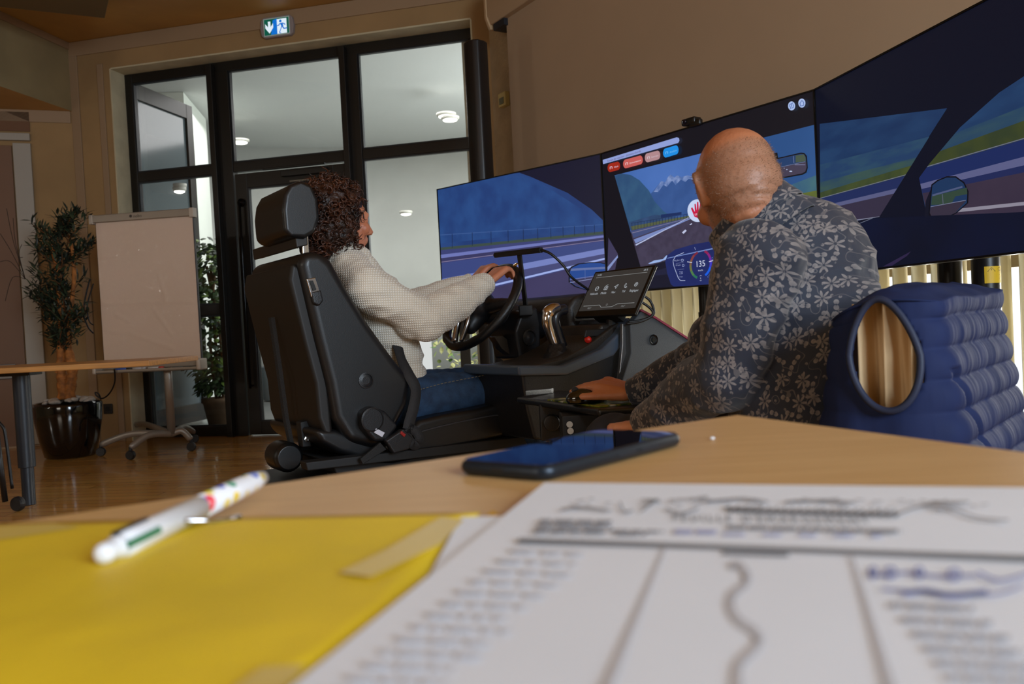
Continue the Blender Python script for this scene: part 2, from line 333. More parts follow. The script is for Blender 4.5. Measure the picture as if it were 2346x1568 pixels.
mb.lathe([(.02, 0), (.034, .006), (.034, .018), (.012, .022), (.012, .05)], WA.P(1.235, 1.93, .056), (WA.n.x, WA.n.y, 0), 18)
mb.tube([WA.P(1.235, 1.93, .1), WA.P(1.235, 1.5, .1), WA.P(1.235, 1.1, .1), WA.P(1.235, .4, .1)], .011, 8); mb.tube([WA.P(1.235, 1.1, .05), WA.P(1.235, 1.1, .1)], .009, 8); mb.tube([WA.P(1.235, .42, .05), WA.P(1.235, .42, .1)], .009, 8)
mb.build('pull_bar', mat('handle_black', (18, 18, 20), .25, metal=.6), dr, smooth=True)
# ---------------------------------------------------------------- foyer behind the glass
mb = MB(); mb.prism([V((-8, 6.9, -.152)), V((-6.2, 6.9, -.152)), WA.P(-1.2, -.152, -.03), WA.P(3.9, -.152, -.03), V((3.4, 5.6, -.152)), V((5, 16, -.152)), V((-8, 16, -.152))], (0, 0, .147))
struct(mb.build('floor_foyer', mat('foyer_floor', (104, 106, 104), .35, var=.06, vs=5)))
def fc(t):     # curved rear wall of the foyer
    an = math.radians(200 - 222*t); return V((-1.6+3.9*math.cos(an)*1.15, 7.9+3.75*math.sin(an), 0))
mb = MB(); mb.grid(lambda s, t: fc(s)+V((0, 0, t*CEIL)), 36, 2); w = mb.build('wall_foyer', mat('foyer_wall_grey', (188, 189, 184), .85, var=.03, vs=1.5), smooth=True); struct(w)
sm = w.modifiers.new('s', 'SOLIDIFY'); sm.thickness = .05
mb = MB(); mb.prism([V((-8, 6.9, CEIL)), WA.P(-1.2, CEIL, -.03), WA.P(3.9, CEIL, -.03), V((5, 6, CEIL)), V((5, 16, CEIL)), V((-8, 16, CEIL))], (0, 0, .1)); struct(mb.build('ceiling_foyer', mat('foyer_ceiling', (190, 193, 190), .8)))
# bright side wall seen at the left of the opening
a = at(425, 300, 8.6); b = at(466, 300, 9.6)
mb = MB(); mb.prism([V((a.x-1.6, 8.5, 0)), V((a.x, 8.6, 0)), V((b.x, 9.7, 0)), V((b.x-.3, 9.8, 0)), V((a.x-1.6, 8.9, 0))], (0, 0, CEIL-.002)); struct(mb.build('wall_foyer_left', m_white))
# foyer casement seen open at an angle: dark frame with grey glass
c1 = at(316, 300, 7.45); c2 = at(437, 300, 8.25)
cd_ = V((c2.x-c1.x, c2.y-c1.y)).normalized(); CF = VP((c1.x-cd_.x*.12, c1.y-cd_.y*.12), cd_)
eu = CF.uz(437, 300)[0]; et = CF.uz(434, 245)[1]
cas = sgroup('door_3', CF.P(.5, 0))
m_cas = mat('casement_frame', (17, 15, 12), .45)
for n_, a in (('stile', (eu-.10, eu, .03, et)), ('top_rail', (0, eu-.10, et-.14, et)), ('middle_rail', (0, eu-.10, 1.62, 1.95)), ('kick_rail', (0, eu-.10, .03, .2))):
    mb = MB(); mb.bx(CF, *a, -.03, .03); mb.build(n_, m_cas, cas, bevel=.004)
m_cg = mat('smoked_glass', (70, 80, 84), .12, spec=.7)
mb = MB(); mb.bx(CF, 0, eu-.1, 1.95, et-.14, -.006, .006); mb.build('pane', m_cg, cas); mb = MB(); mb.bx(CF, 0, eu-.1, .2, 1.62, -.006, .006); mb.build('pane', m_cg, cas)
# foyer window to the garden
g0 = at(1064, 760, 8.2)
mb = MB(); mb.box((g0.x, 8.2, .54), (.10, .08, 1.08)); fw = sgroup('window_3', (g0.x, 8.2, 0)); mb.build('frame_post', m_dark, fw); mb = MB(); mb.box((g0.x+.42, 8.2, .54), (.72, .012, 1.08)); mb.build('pane', glass_mat('window_glass'), fw)
# ---------------------------------------------------------------- foyer furnishings
m_refl = emat('reflection_white', (255, 252, 240), 5)
m_ring = mat('reflection_ring', (190, 190, 180), .4)
def reflection_disc(name, px, py, y, label, r=.085):  # glowing discs built in place of spotlight reflections in the glass
    p = at(px, py, y); t = thing(name, label, 'reflection', p, 'glowing discs standing in for reflections in the glazed partition')
    mb = MB(); mb.lathe([(r*1.25, .02), (r*1.25, 0), (r*1.05, -.012)], p, (0, 0, 1), 20); mb.build('disc_ring', m_ring, t, smooth=True)
    mb = MB(); mb.lathe([(r, -.004), (r*.95, -.022), (r*.5, -.03)], p, (0, 0, 1), 20); mb.build('disc_glow', m_refl, t, smooth=True)
reflection_disc('glass_reflection', 550, 324, 9.8, 'glowing disc standing in for a glass reflection above the middle door leaf, just left in the upper pane')
reflection_disc('glass_reflection', 1022, 264, 9.0, 'glowing disc standing in for a glass reflection high in the right upper pane, left one of the close pair')
reflection_disc('glass_reflection', 1031, 272, 9.0, 'glowing disc standing in for a glass reflection high in the right upper pane, right one of the close pair', .08)
reflection_disc('glass_reflection', 930, 488, 9.6, 'glowing disc standing in for a glass reflection low before the pale wall right of the curly hair', .06)
reflection_disc('glass_reflection', 412, 427, 7.2, 'upper small glowing disc standing in for a reflection before the smoked casement glass', .045)
reflection_disc('glass_reflection', 411, 435, 7.2, 'lower small glowing disc standing in for a reflection before the smoked casement glass', .045)
reflection_disc('glass_reflection', 769, 402, 9.2, 'small glowing disc standing in for a glass reflection just above the curly hair behind the door leaf', .045)
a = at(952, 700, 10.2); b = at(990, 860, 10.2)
wi = sgroup('bright_opening_stand_in', (a.x, 10.2, b.z)); mb = MB(); mb.box(((a.x+b.x)/2-.16, 10.2, .42), (.50, .03, .82)); mb.build('pane', emat('bright_opening_glow', (246, 250, 248), 1.0), wi)  # glowing panel put in for the bright opening low in the foyer
m_leafs = [mat('leaf_olive', (62, 82, 50), .5, var=.25, vs=20), mat('leaf_dark', (38, 56, 40), .5, var=.2, vs=20), mat('leaf_light', (104, 132, 60), .5, var=.2, vs=20)]
def leaf(mb, p, d, L, wd_, up=None, bend=.15):
    d = V(d).normalized(); s = d.cross(V((random.uniform(-.4, .4), random.uniform(-.4, .4), 1))); s = s.normalized() if s.length > .01 else V((1, 0, 0)); n = s.cross(d)
    pts = [(0, 0), (.3, .8), (.62, .85), (1, 0)]
    l = [p+d*L*t+s*wd_/2*k-n*bend*L*t*t for t, k in pts]; r = [p+d*L*t-s*wd_/2*k-n*bend*L*t*t for t, k in pts[1:3]]
    c = [p+d*L*t-n*bend*L*t*t+n*wd_*.12 for t, k in pts[1:3]]
    v = [mb.bm.verts.new(q) for q in l]; w = [mb.bm.verts.new(q) for q in r]; cc = [mb.bm.verts.new(q) for q in c]
    for q in ([v[0], v[1], cc[0]], [v[1], v[2], cc[1], cc[0]], [v[2], v[3], cc[1]], [v[0], cc[0], w[0]], [w[0], cc[0], cc[1], w[1]], [w[1], cc[1], v[3]]): mb._f(q)
def rnd(a=1): return V((random.uniform(-a, a), random.uniform(-a, a), random.uniform(-a, a)))
# ivy on a pole behind the glass
c = at(505, 940, 7.75); t = thing('potted_ivy', 'tall leafy climbing plant in a brown pot behind the glass, beside the flipchart', 'plant', (c.x, 7.75, 0))
mb = MB(); mb.lathe([(.11, 0), (.15, .22), (.165, .23), (.165, .27), (.15, .27), (.13, .25)], (c.x, 7.75, 0)); mb.build('pot', mat('clay_pot', (92, 70, 48), .7, var=.1), t, smooth=True)
mb = MB()
for k in range(3): mb.tube(smooth_curve([V((c.x-.03+.03*k, 7.75, .24)), V((c.x-.06+.05*k, 7.76, .8)), V((c.x+.03-.04*k, 7.75, 1.5))], 5), .014, 6)
mb.build('stem', mat('stem_brown', (110, 84, 58), .8), t)
mb = MB()
for k in range(1100):
    z = .33+1.42*random.random(); a = random.uniform(0, 2*PI); r = (.24 if z > .5 else .14)*math.sqrt(random.random())+.03
    p = V((c.x+math.cos(a)*r-.02, 7.75+math.sin(a)*r*.8, z)); mb.mi = random.choice([0, 0, 1, 2]); leaf(mb, p, V((math.cos(a), math.sin(a), -.5))+rnd(.5), random.uniform(.06, .10), random.uniform(.05, .08))
tag(mb.build('foliage', m_leafs, t), kind='stuff')
# palm in a grey planter
c = onz(641, 917, 0); t = thing('potted_palm', 'slender palm in a tall grey planter standing in the foyer', 'plant', (c.x, c.y, 0))
mb = MB(); mb.lathe([(.17, 0), (.2, .02), (.245, .42), (.25, .43), (.235, .43), (.225, .39)], c); mb.build('planter', mat('planter_grey', (96, 106, 112), .55), t, smooth=True)
mb = MB(); tops = []
for k in range(4):
    p0 = c+V((-.10+.03*k, 0, .4)); tp = c+V((-.32+.14*k, .05*k, 1.15+.14*(k % 3))); tops.append(tp); mb.tube(smooth_curve([p0, p0.lerp(tp, .5)+V((.03, 0, 0)), tp], 5), .012, 6)
mb.build('cane', mat('cane_brown', (70, 62, 44), .7), t)
mb = MB()
for tp in tops:
    for k in range(13):
        a = random.uniform(0, 2*PI); d = V((math.cos(a), math.sin(a), random.uniform(-.1, .9))); q = tp+d*.26+V((0, 0, -.03))
        mb.mi = random.choice([0, 1, 2])
        for j in range(8): leaf(mb, tp.lerp(q, .15+.1*j), d+rnd(.6), .15, .026, bend=.3)
tag(mb.build('fronds', m_leafs, t), kind='stuff')
# garden seen through the foyer window
gc = at(1098, 815, 9.5)
mb = MB()
for k in range(420):
    p = gc+V((random.uniform(-.5, .5), random.uniform(-.3, .3), random.uniform(-.9, .5))); mb.mi = random.choice([0, 1, 2, 2]); leaf(mb, p, rnd(1), .09, .06)
gsh = mb.build('garden_shrub', [mat('shrub_a', (150, 170, 90), .7), mat('shrub_b', (90, 130, 60), .7), mat('shrub_c', (206, 206, 140), .7)]); gsh['kind'] = 'stuff'; gsh['label'] = 'sunlit garden leaves seen through the foyer window below the steering wheel'; gsh['category'] = 'shrub'
# ---------------------------------------------------------------- exit sign over the partition
c = WA.at(636, 62, .24); eu, ez = WA.uz(636, 62, .22); t = thing('exit_sign', 'lit green and white emergency exit sign with down arrow over the glazed partition', 'sign', WA.P(eu, ez-.08, .2))
mb = MB(); mb.prism([WA.P(eu+x, ez+y, .2) for x, y in [(-.135, -.06), (-.11, -.08), (.11, -.08), (.135, -.06), (.145, 0), (.135, .06), (.11, .08), (-.11, .08), (-.135, .06), (-.145, 0)]], WA.P(0, 0, .035)-WA.P(0, 0, 0)); mb.build('housing', mat('sign_housing', (150, 140, 140), .4), t, bevel=.004)
mb = MB(); lay = [.2365]
def sg(pts, m): mb.mi = m; mb.poly([WA.P(eu+x, ez+y, lay[0]) for x, y in pts]); lay[0] += .0006
sg([(-.112, -.068), (.112, -.068), (.112, .068), (-.112, .068)], 2); sg([(-.106, -.062), (.106, -.062), (.106, .062), (-.106, .062)], 0); sg([(-.05, -.06), (.005, -.06), (.005, .06), (-.03, .05)], 1)
sg([(.005, -.06), (.088, -.06), (.088, .054), (.005, .054)], 3)
sg([(-.072, .044), (-.050, .044), (-.050, .0), (-.028, .028), (-.028, -.006), (-.061, -.05), (-.096, -.006), (-.096, .028), (-.072, 0)], 3)
sg(circ(.036, .036, .011, n=14), 1)
for q in ([(.03, .02), (.05, .022), (.062, -.002), (.046, -.008)], [(.03, .02), (.034, .013), (.022, .0), (.004, .0), (.004, .006), (.018, .008)], [(.05, .022), (.07, .016), (.08, .004), (.074, .0), (.064, .01), (.05, .012)],
          [(.046, -.006), (.058, -.006), (.068, -.022), (.094, -.02), (.094, -.028), (.062, -.03)], [(.044, -.004), (.052, -.008), (.04, -.03), (.03, -.052), (.04, -.056), (.04, -.06), (.026, -.058), (.022, -.05), (.034, -.03)]): sg(q, 1)
mb.build('lit_panel', [emat('exit_green', (8, 84, 66)), emat('exit_blue', (10, 110, 205)), emat('exit_rim', (120, 130, 124)), emat('exit_white', (222, 236, 246))], t)
# small box detector and wall sounder on the pier
u, z = WR.uz(1160, 229, .0); t = thing('motion_detector', 'small square cream detector box on the rough plaster pier', 'detector', WR.P(u, z-.05, 0))
m_cream = mat('cream_plastic', (206, 190, 128), .45)
mb = MB(); mb.bx(WR, u-.05, u+.05, z-.05, z+.05, 0, .04); mb.build('housing', m_cream, t, bevel=.006)
mb = MB(); mb.bx(WR, u-.03, u+.03, z-.035, z+.012, .04, .045); mb.build('lens', mat('detector_lens', (120, 124, 104), .3), t, bevel=.002)
u, z = WR.uz(1112, 268, 0); t = thing('wall_sounder', 'dark wall box with a red edge half hidden behind the tall black speaker', 'alarm', WR.P(u, z-.12, 0))
mb = MB(); mb.bx(WR, u-.05, u+.06, z-.1, z+.11, .0, .05); mb.build('housing', mat('sounder_black', (26, 18, 20), .4), t, bevel=.02)
mb = MB(); mb.bx(WR, u-.055, u+.068, z-.108, z+.118, .0, .03); mb.build('red_edge', mat('sounder_red', (150, 24, 40), .4), t, bevel=.012)
# ---------------------------------------------------------------- tall column speaker
c = at(1089, 98, 5.35); cc = V((c.x, c.y))
VS = VP((c.x, c.y), (.8, -.6))
t = thing('column_speaker', 'tall slim black column standing in front of the glazed partition right edge', 'speaker', (c.x, c.y, 0))
zt = at(1078, 98, 5.35).z
pr = [(-.075, -.05), (-.06, .05), (-.02, .068), (.03, .068), (.06, .045), (.068, .0), (.06, -.05), (0, -.07)]
mb = MB(); mb.prism([VS.P(x, .04, w) for x, w in pr], (0, 0, zt-.04)); mb.build('body', mat('speaker_black', (20, 20, 23), .32, coat=.3), t, bevel=.01, seg=3)
mb = MB(); mb.box((c.x, c.y, .02), (.3, .3, .04)); mb.build('base_plate', mat('speaker_base', (16, 16, 18), .4), t, bevel=.008)
# ---------------------------------------------------------------- projection screen on the right wall
U0s, U1s = .78, 4.7
t = thing('projection_screen', 'wide white roll-down projection screen hanging on the right wall behind the monitors', 'screen', WR.P(2.6, 1.1, .16))
mb = MB(); mb.prism([WR.P(.64, z, w) for w, z in [(.02, 2.90), (.2, 2.90), (.225, 2.96), (.225, 3.1), (.19, 3.18), (.02, 3.18)]], WR.P(4.2, 0)-WR.P(0, 0)); mb.build('casing', mat('screen_casing', (180, 152, 120), .55), t, bevel=.006)
mb = MB(); mb.prism([WR.P(.61, z, w) for w, z in [(.02, 2.87), (.2, 2.87), (.232, 2.95), (.232, 3.11), (.19, 3.19), (.02, 3.19)]], WR.P(.03, 0)-WR.P(0, 0)); mb.build('end_cap', mat('screen_end_cap', (190, 160, 122), .5), t, bevel=.006)
mb = MB(); mb.bx(WR, .66, .80, 2.855, 2.9, .05, .19); mb.build('roller_slot', mat('slot_dark', (30, 34, 42), .5), t)
mb = MB(); mb.bx(WR, U0s, U1s, 1.13, 2.95, .155, .158); mb.build('cloth', mat('projection_cloth', (176, 150, 122), .8, var=.02, vs=1.2), t)
mb = MB(); mb.tube([WR.P(U0s-.02, 1.12, .156), WR.P(U1s, 1.12, .156)], .014, 10); mb.build('weight_bar', m_dark, t)
# ---------------------------------------------------------------- vertical blinds
def slat_mat():
    m = bpy.data.materials.new('blind_fabric'); m.use_nodes = True; nt = m.node_tree; N = nt.nodes; L = nt.links; b = N['Principled BSDF']; b.inputs['Base Color'].default_value = rgb((216, 206, 172)); b.inputs['Roughness'].default_value = .8
    tr = N.new('ShaderNodeBsdfTranslucent'); tr.inputs[0].default_value = rgb((212, 204, 172)); mx = N.new('ShaderNodeMixShader'); mx.inputs[0].default_value = .45
    L.new(b.outputs[0], mx.inputs[1]); L.new(tr.outputs[0], mx.inputs[2]); L.new(mx.outputs[0], N['Material Output'].inputs[0]); return m
t = thing('vertical_blind', 'cream vertical slat blind along the window under the monitors', 'blind', WR.P(4.4, .1, .07))
mb = MB(); mb.bx(WR, 1.45, 5.25, 2.36, 2.40, .03, .11); mb.build('head_rail', mat('rail_white', (200, 190, 170), .4), t)
an = math.atan2(WR.d.y, WR.d.x)+math.radians(84)
sd = V((math.cos(an), math.sin(an), 0)); sn = V((-sd.y, sd.x, 0))
mb = MB(); mb.grid(lambda i, j: sd*((i-.5)*.089)+sn*(.006*(1-(2*i-1)**2))+V((0, 0, 2.24*j)), 6, 2); sme = mb.mesh('slat', slat_mat(), True)
for k in range(45):
    u = 1.5+k*.082; o = bpy.data.objects.new('slat', sme); COL.objects.link(o); o.parent = t; o.location = WR.P(u, .12, .07)-V(t.location)
    md = o.modifiers.new('s', 'SOLIDIFY'); md.thickness = .0015
# sunlit shrubs and street beyond the blinds
mb = MB()
for k in range(260):
    u = random.uniform(2.6, 6.4); p = WR.P(u, random.uniform(0, 1.4), -2.2-random.random()*1.4); mb.mi = random.choice([0, 1, 1, 2]); leaf(mb, p, rnd(1), .22, .12)
o = mb.build('autumn_hedge', [mat('hedge_yellow', (226, 196, 60), .7), mat('hedge_gold', (232, 214, 120), .7), mat('hedge_brown', (90, 74, 50), .7)]); tag(o, 'yellow autumn leaves outside, seen between the blind slats', 'hedge', kind='stuff')
# ---------------------------------------------------------------- three big monitors
SW, ZT, ZB = 1.2325, 1.658, .9525
A1, A2, A3 = -.7556, -.9703, -1.3875
def dv(a): return V((math.cos(a), math.sin(a)))
C0 = V((.4958, 4.1689)); C1 = C0+dv(A2)*SW; L0 = C0-dv(A1)*SW
SL = VP(L0, dv(A1)); SCn = VP(C0, dv(A2)); SR = VP(C1, dv(A3))
def clip(poly, cp):
    def inside(p, a, b): return ((b[0]-a[0])*(p[1]-a[1])-(b[1]-a[1])*(p[0]-a[0]))*sgn >= -1e-12
    ar = sum(cp[i][0]*cp[(i+1) % len(cp)][1]-cp[(i+1) % len(cp)][0]*cp[i][1] for i in range(len(cp))); sgn = 1 if ar > 0 else -1
    out = list(poly)
    for i in range(len(cp)):
        a, b = cp[i], cp[(i+1) % len(cp)]; inp = out; out = []
        if not inp: return []
        for j in range(len(inp)):
            p, q = inp[j-1], inp[j]; ip, iq = inside(p, a, b), inside(q, a, b)
            if ip != iq:
                dx, dy = q[0]-p[0], q[1]-p[1]; ex, ey = b[0]-a[0], b[1]-a[1]; den = dx*ey-dy*ex
                tt = ((a[0]-p[0])*ey-(a[1]-p[1])*ex)/den if abs(den) > 1e-15 else 0; out.append((p[0]+dx*tt, p[1]+dy*tt))
            if iq: out.append(q)
    return out
class Display:
    def __init__(s, vp, win=None, dim=1):
        s.dim = dim
        s.vp = vp; s.mb = MB(); s.mats = []; s.k = 0; s.rect = [(.006, ZB+.006), (SW-.006, ZB+.006), (SW-.006, ZT-.006), (.006, ZT-.006)]; s.win = None
        if win: s.win = [vp.uz(*p, .004) for p in win]
    def m(s, c, c2=None, vs=6, stretch=None):
        c = tuple(int(x*s.dim) for x in c); c2 = tuple(int(x*s.dim) for x in c2) if c2 else None
        nm = 'screen_%d_%d_%d' % c; mm = emat(nm + ('n' if c2 else ''), c, 1, c2, vs, stretch)
        if mm not in s.mats: s.mats.append(mm)
        s.mb.mi = s.mats.index(mm)
    def poly(s, pts, c, win=True, uzc=False, c2=None, vs=6, stretch=None):
        p = pts if uzc else [s.vp.uz(x, y, .004) for x, y in pts]; p = clip(p, s.rect)
        if win and s.win and p: p = clip(p, s.win)
        if len(p) < 3: return
        s.m(c, c2, vs, stretch); s.k += 1; s.mb.poly([s.vp.P(u, z, .004+s.k*.00006) for u, z in p])
    def line(s, a, b, wa, wb, c, **k):
        A = V(a); B = V(b); n = (B-A).normalized(); n = V((-n.y, n.x)); s.poly([A+n*wa/2, B+n*wb/2, B-n*wb/2, A-n*wa/2], c, **k)
    def text(s, txt, a, b, h, c):          # baseline from pixel a to pixel b, height h px
        ua, za = s.vp.uz(*a, .004); ub, zb = s.vp.uz(*b, .004); A = s.vp.P(ua, za, 0); B = s.vp.P(ub, zb, 0); T = s.vp.at(a[0]-h*.05, a[1]-h, .004, 0)
        s.m(c); s.k += 1; add_text(s.mb, txt, (T-A).length*1.35, s.vp.P(ua, za, .004+s.k*.00006), (B-A).normalized(), (0, 0, 1), width=(B-A).length)
def monitor(vp, label, disp):
    t = thing('monitor', label, 'monitor', vp.P(SW/2, ZB, -.02), 'three large wall-like driving monitors')
    mb = MB(); mb.bx(vp, 0, SW, ZB, ZT, -.035, 0); mb.build('back_shell', mat('monitor_black', (12, 12, 13), .35), t, bevel=.004)
    mb = MB(); e = .006
    for a in ((0, e, ZB, ZT), (SW-e, SW, ZB, ZT), (e, SW-e, ZB, ZB+e), (e, SW-e, ZT-e, ZT)): mb.bx(vp, *a, 0, .009)
    mb.build('bezel', mat('bezel_black', (9, 9, 9), .3), t)
    disp.mb.build('display_image', disp.mats, t); return t
full = [(0, ZB), (SW, ZB), (SW, ZT), (0, ZT)]
# centre display
D = Display(SCn, [(1408, 402), (1866, 286), (1892, 640), (1482, 660)])
D.poly(full, (18, 17, 26), win=False, uzc=True)
D.poly([(1394, 545), (1416, 583), (1405, 640), (1396, 668), (1390, 668)], (62, 58, 88), win=False); D.poly([(1392, 612), (1415, 585), (1416, 590), (1392, 622)], (130, 145, 195), win=False)
D.poly([(1380, 250), (1900, 250), (1900, 700), (1380, 700)], (80, 118, 190), c2=(66, 104, 172), vs=2)
D.poly([(1700, 300), (1880, 280), (1890, 500), (1700, 500)], (46, 84, 138), c2=(38, 74, 126), vs=2)
D.poly([(1480, 455), (1495, 440), (1515, 415), (1524, 418), (1531, 405), (1537, 400), (1545, 407), (1552, 402), (1562, 406), (1575, 402), (1592, 406), (1640, 432), (1700, 470), (1700, 520), (1480, 520)], (58, 90, 148), c2=(50, 80, 136), vs=9)
D.poly([(1497, 440), (1515, 415), (1524, 418), (1531, 405), (1537, 400), (1545, 407), (1552, 402), (1562, 406), (1575, 402), (1592, 406), (1592, 412), (1578, 410), (1570, 417), (1560, 412), (1548, 424), (1540, 414), (1528, 428), (1520, 424), (1508, 440)], (128, 148, 196), c2=(80, 108, 164), vs=50)
D.poly([(1400, 405), (1425, 398), (1445, 401), (1465, 413), (1487, 437), (1500, 462), (1520, 484), (1545, 500), (1560, 508), (1430, 530)], (52, 88, 122), c2=(44, 76, 114), vs=12)
D.poly([(1440, 510), (1500, 492), (1562, 500), (1592, 492), (1592, 500), (1446, 530)], (52, 78, 120), c2=(44, 66, 100), vs=14)
D.poly([(1445, 519), (1592, 492), (1592, 496), (1448, 528)], (84, 92, 66))
for k in range(20): x = 1448+k*7; D.line((x, 520-k*1.25-9+k*.2), (x, 527-k*1.35), .9, .9, (28, 40, 70))
D.line((1446, 512), (1592, 488), .8, .8, (28, 40, 70))
D.poly([(1515, 492), (1562, 486), (1562, 492), (1515, 500)], (28, 46, 92))
D.poly([(1446, 528), (1592, 496), (1600, 494), (1720, 484), (1900, 560), (1900, 690), (1470, 690)], (68, 62, 84), c2=(60, 54, 74), vs=30)
D.poly([(1447, 529), (1592, 496), (1580, 500), (1452, 546)], (66, 78, 122)); D.line((1449, 534), (1590, 497), 1.6, .8, (126, 122, 150))
D.poly([(1453, 549), (1590, 497), (1592, 498), (1457, 558)], (120, 136, 190)); D.line((1457, 562), (1578, 499), 3, 1, (176, 186, 222))
D.poly([(1563, 533), (1571, 526), (1574, 529), (1567, 536)], (190, 196, 226)); D.poly([(1580, 515), (1585, 512), (1587, 513), (1583, 516)], (190, 196, 226))
D.poly([(1740, 452), (1880, 398), (1880, 448), (1740, 478)], (66, 106, 116), c2=(52, 90, 118), vs=10); D.poly([(1780, 455), (1885, 434), (1888, 455), (1790, 464)], (100, 108, 44), c2=(80, 94, 48), vs=10)
D.poly([(1770, 466), (1890, 454), (1892, 464), (1790, 476)], (38, 58, 114)); D.poly([(1800, 470), (1892, 463), (1892, 476), (1810, 478)], (58, 62, 98)); D.poly([(1830, 468), (1892, 470), (1892, 478), (1838, 475)], (134, 140, 178))
D.poly([(1380, 628), (1500, 606), (1540, 594), (1640, 574), (1900, 520), (1900, 700), (1380, 700)], (24, 25, 42)); D.poly([(1500, 622), (1560, 604), (1700, 590), (1700, 610), (1500, 632)], (32, 34, 58))
D.poly([(1486, 604), (1500, 597), (1520, 594), (1527, 586), (1534, 585), (1532, 593), (1510, 601), (1490, 605)], (150, 176, 226)); D.line((1528, 592), (1660, 564), 1.6, 5, (118, 140, 196))
# head-up cluster
D.poly([(1525, 600), (1530, 585), (1548, 572), (1590, 560), (1660, 548), (1700, 545), (1700, 650), (1545, 657), (1538, 652), (1530, 628)], (34, 46, 104), c2=(28, 38, 92), vs=4); D.line((1530, 592), (1700, 556), 1.5, 4, (110, 132, 190))
for q in ([(1568, 579), (1549, 587), (1543, 598), (1545, 610), (1555, 637), (1560, 643), (1571, 643)],):
    for i in range(len(q)-1): D.line(q[i], q[i+1], 1.3, 1.3, (170, 180, 214), win=False)
def arc(cx, cy, rx, ry, a0, a1, w, cols):
    n = len(cols)*4
    for i in range(n):
        b0, b1 = math.radians(a0+(a1-a0)*i/n), math.radians(a0+(a1-a0)*(i+1)/n); f = lambda a, k: (cx+math.cos(a)*(rx+k), cy-math.sin(a)*(ry+k)-.1*math.cos(a)*(rx+k))
        D.poly([f(b0, 0), f(b1, 0), f(b1, w), f(b0, w)], cols[i*len(cols)//n], win=False)
arc(1607, 607, 21, 28, 108, 250, 5, [(120, 40, 60), (130, 60, 60), (120, 90, 70), (104, 108, 64), (76, 120, 74), (44, 112, 84)])
arc(1607, 605, 21, 28, 68, -62, 5, [(140, 36, 80), (134, 36, 120), (100, 44, 160), (64, 60, 190), (30, 90, 214), (24, 92, 222)])
for k in range(14): a = math.radians(-55+6*k-0); D.line((1607+28*math.cos(a), 605-35*math.sin(a)), (1607+31*math.cos(a), 605-38*math.sin(a)), .6, .6, (120, 150, 220), win=False)
D.line((1577, 600), (1588, 602), 1.6, 1.6, (200, 206, 226), win=False); D.line((1627, 600), (1637, 597), 1.6, 1.6, (210, 214, 236), win=False); D.line((1594, 567), (1596, 573), 1, 1, (150, 160, 200), win=False)
D.text('135', (1596, 612.5), (1618, 610), 14.5, (206, 212, 234)); D.text('km/h', (1602, 622), (1613, 620.8), 4, (190, 196, 222)); D.text('5', (1606.5, 640), (1609, 639.8), 4, (190, 196, 222))
D.line((1606, 633), (1608, 631), .7, .7, (190, 196, 222), win=False); D.line((1608, 631), (1610, 632.6), .7, .7, (190, 196, 222), win=False); D.line((1606, 642.5), (1608, 644), .7, .7, (190, 196, 222), win=False); D.line((1608, 644), (1610, 642), .7, .7, (190, 196, 222), win=False)
D.text('46 g/km', (1547, 599), (1560, 597.6), 3.4, (160, 168, 204)); D.text('97 km/h', (1551, 610), (1562, 609), 3.4, (160, 168, 204)); D.text('7,0', (1559, 628.5), (1567, 628), 7, (150, 158, 200)); D.text('1,2 km', (1557, 636), (1567, 635.5), 3, (150, 158, 200))
D.line((1551, 604), (1569, 601.5), .6, .6, (120, 130, 170), win=False); D.line((1555, 618), (1570, 616.5), .6, .6, (120, 130, 170), win=False)
D.poly(circ(1566, 596.5, 3.4, 3, 12), (150, 160, 200), win=False); D.poly(circ(1566, 596.5, 2.4, 2, 12), (34, 46, 104), win=False); D.poly(circ(1568, 608.5, 2.8, 3.2, 12), (150, 160, 200), win=False); D.poly(circ(1568, 608.5, 1.8, 2.2, 12), (34, 46, 104), win=False)
# stop symbol
D.poly(circ(1601, 483, 23, 26, 36), (196, 210, 240), win=False)
D.poly([(1594, 497), (1586, 478), (1589, 475), (1595, 486), (1594, 468), (1597, 467), (1599, 483), (1600, 463), (1603, 463), (1604, 483), (1607, 465), (1610, 466), (1609, 484), (1613, 472), (1616, 473), (1613, 490), (1609, 499), (1602, 500)], (196, 24, 66), win=False)
D.text('STOP', (1594.5, 494.5), (1609, 492.5), 4.5, (224, 228, 244))
# rear-view mirror of the car
D.poly([(1772, 352), (1784, 350), (1786, 362), (1800, 359), (1838, 350), (1846, 351), (1852, 358), (1854, 385), (1851, 396), (1842, 401), (1770, 414)], (12, 14, 22), win=False)
D.poly([(1780, 366), (1838, 353), (1845, 354), (1849, 360), (1851, 384), (1848, 394), (1840, 398), (1772, 411)], (66, 60, 80), win=False); D.poly([(1778, 367), (1838, 353), (1845, 354), (1849, 360), (1850, 371), (1776, 388)], (34, 60, 102), win=False)
D.poly([(1826, 357), (1845, 354), (1849, 362), (1849, 370), (1826, 373)], (70, 84, 70), win=False); D.line((1821, 358), (1822, 374), 1.6, 1.6, (96, 110, 150), win=False); D.line((1778, 386), (1848, 371), 1, 1, (110, 120, 150), win=False); D.line((1824, 378), (1848, 378), 1.6, 1.6, (120, 124, 160), win=False)
D.poly(circ(1815, 393, 3.5, 1.4, 10), (186, 200, 230), win=False); D.poly(circ(1806, 389, 1.8, 1, 8), (176, 190, 220), win=False); D.poly(circ(1800, 386, 1.2, .8, 8), (166, 180, 210), win=False)
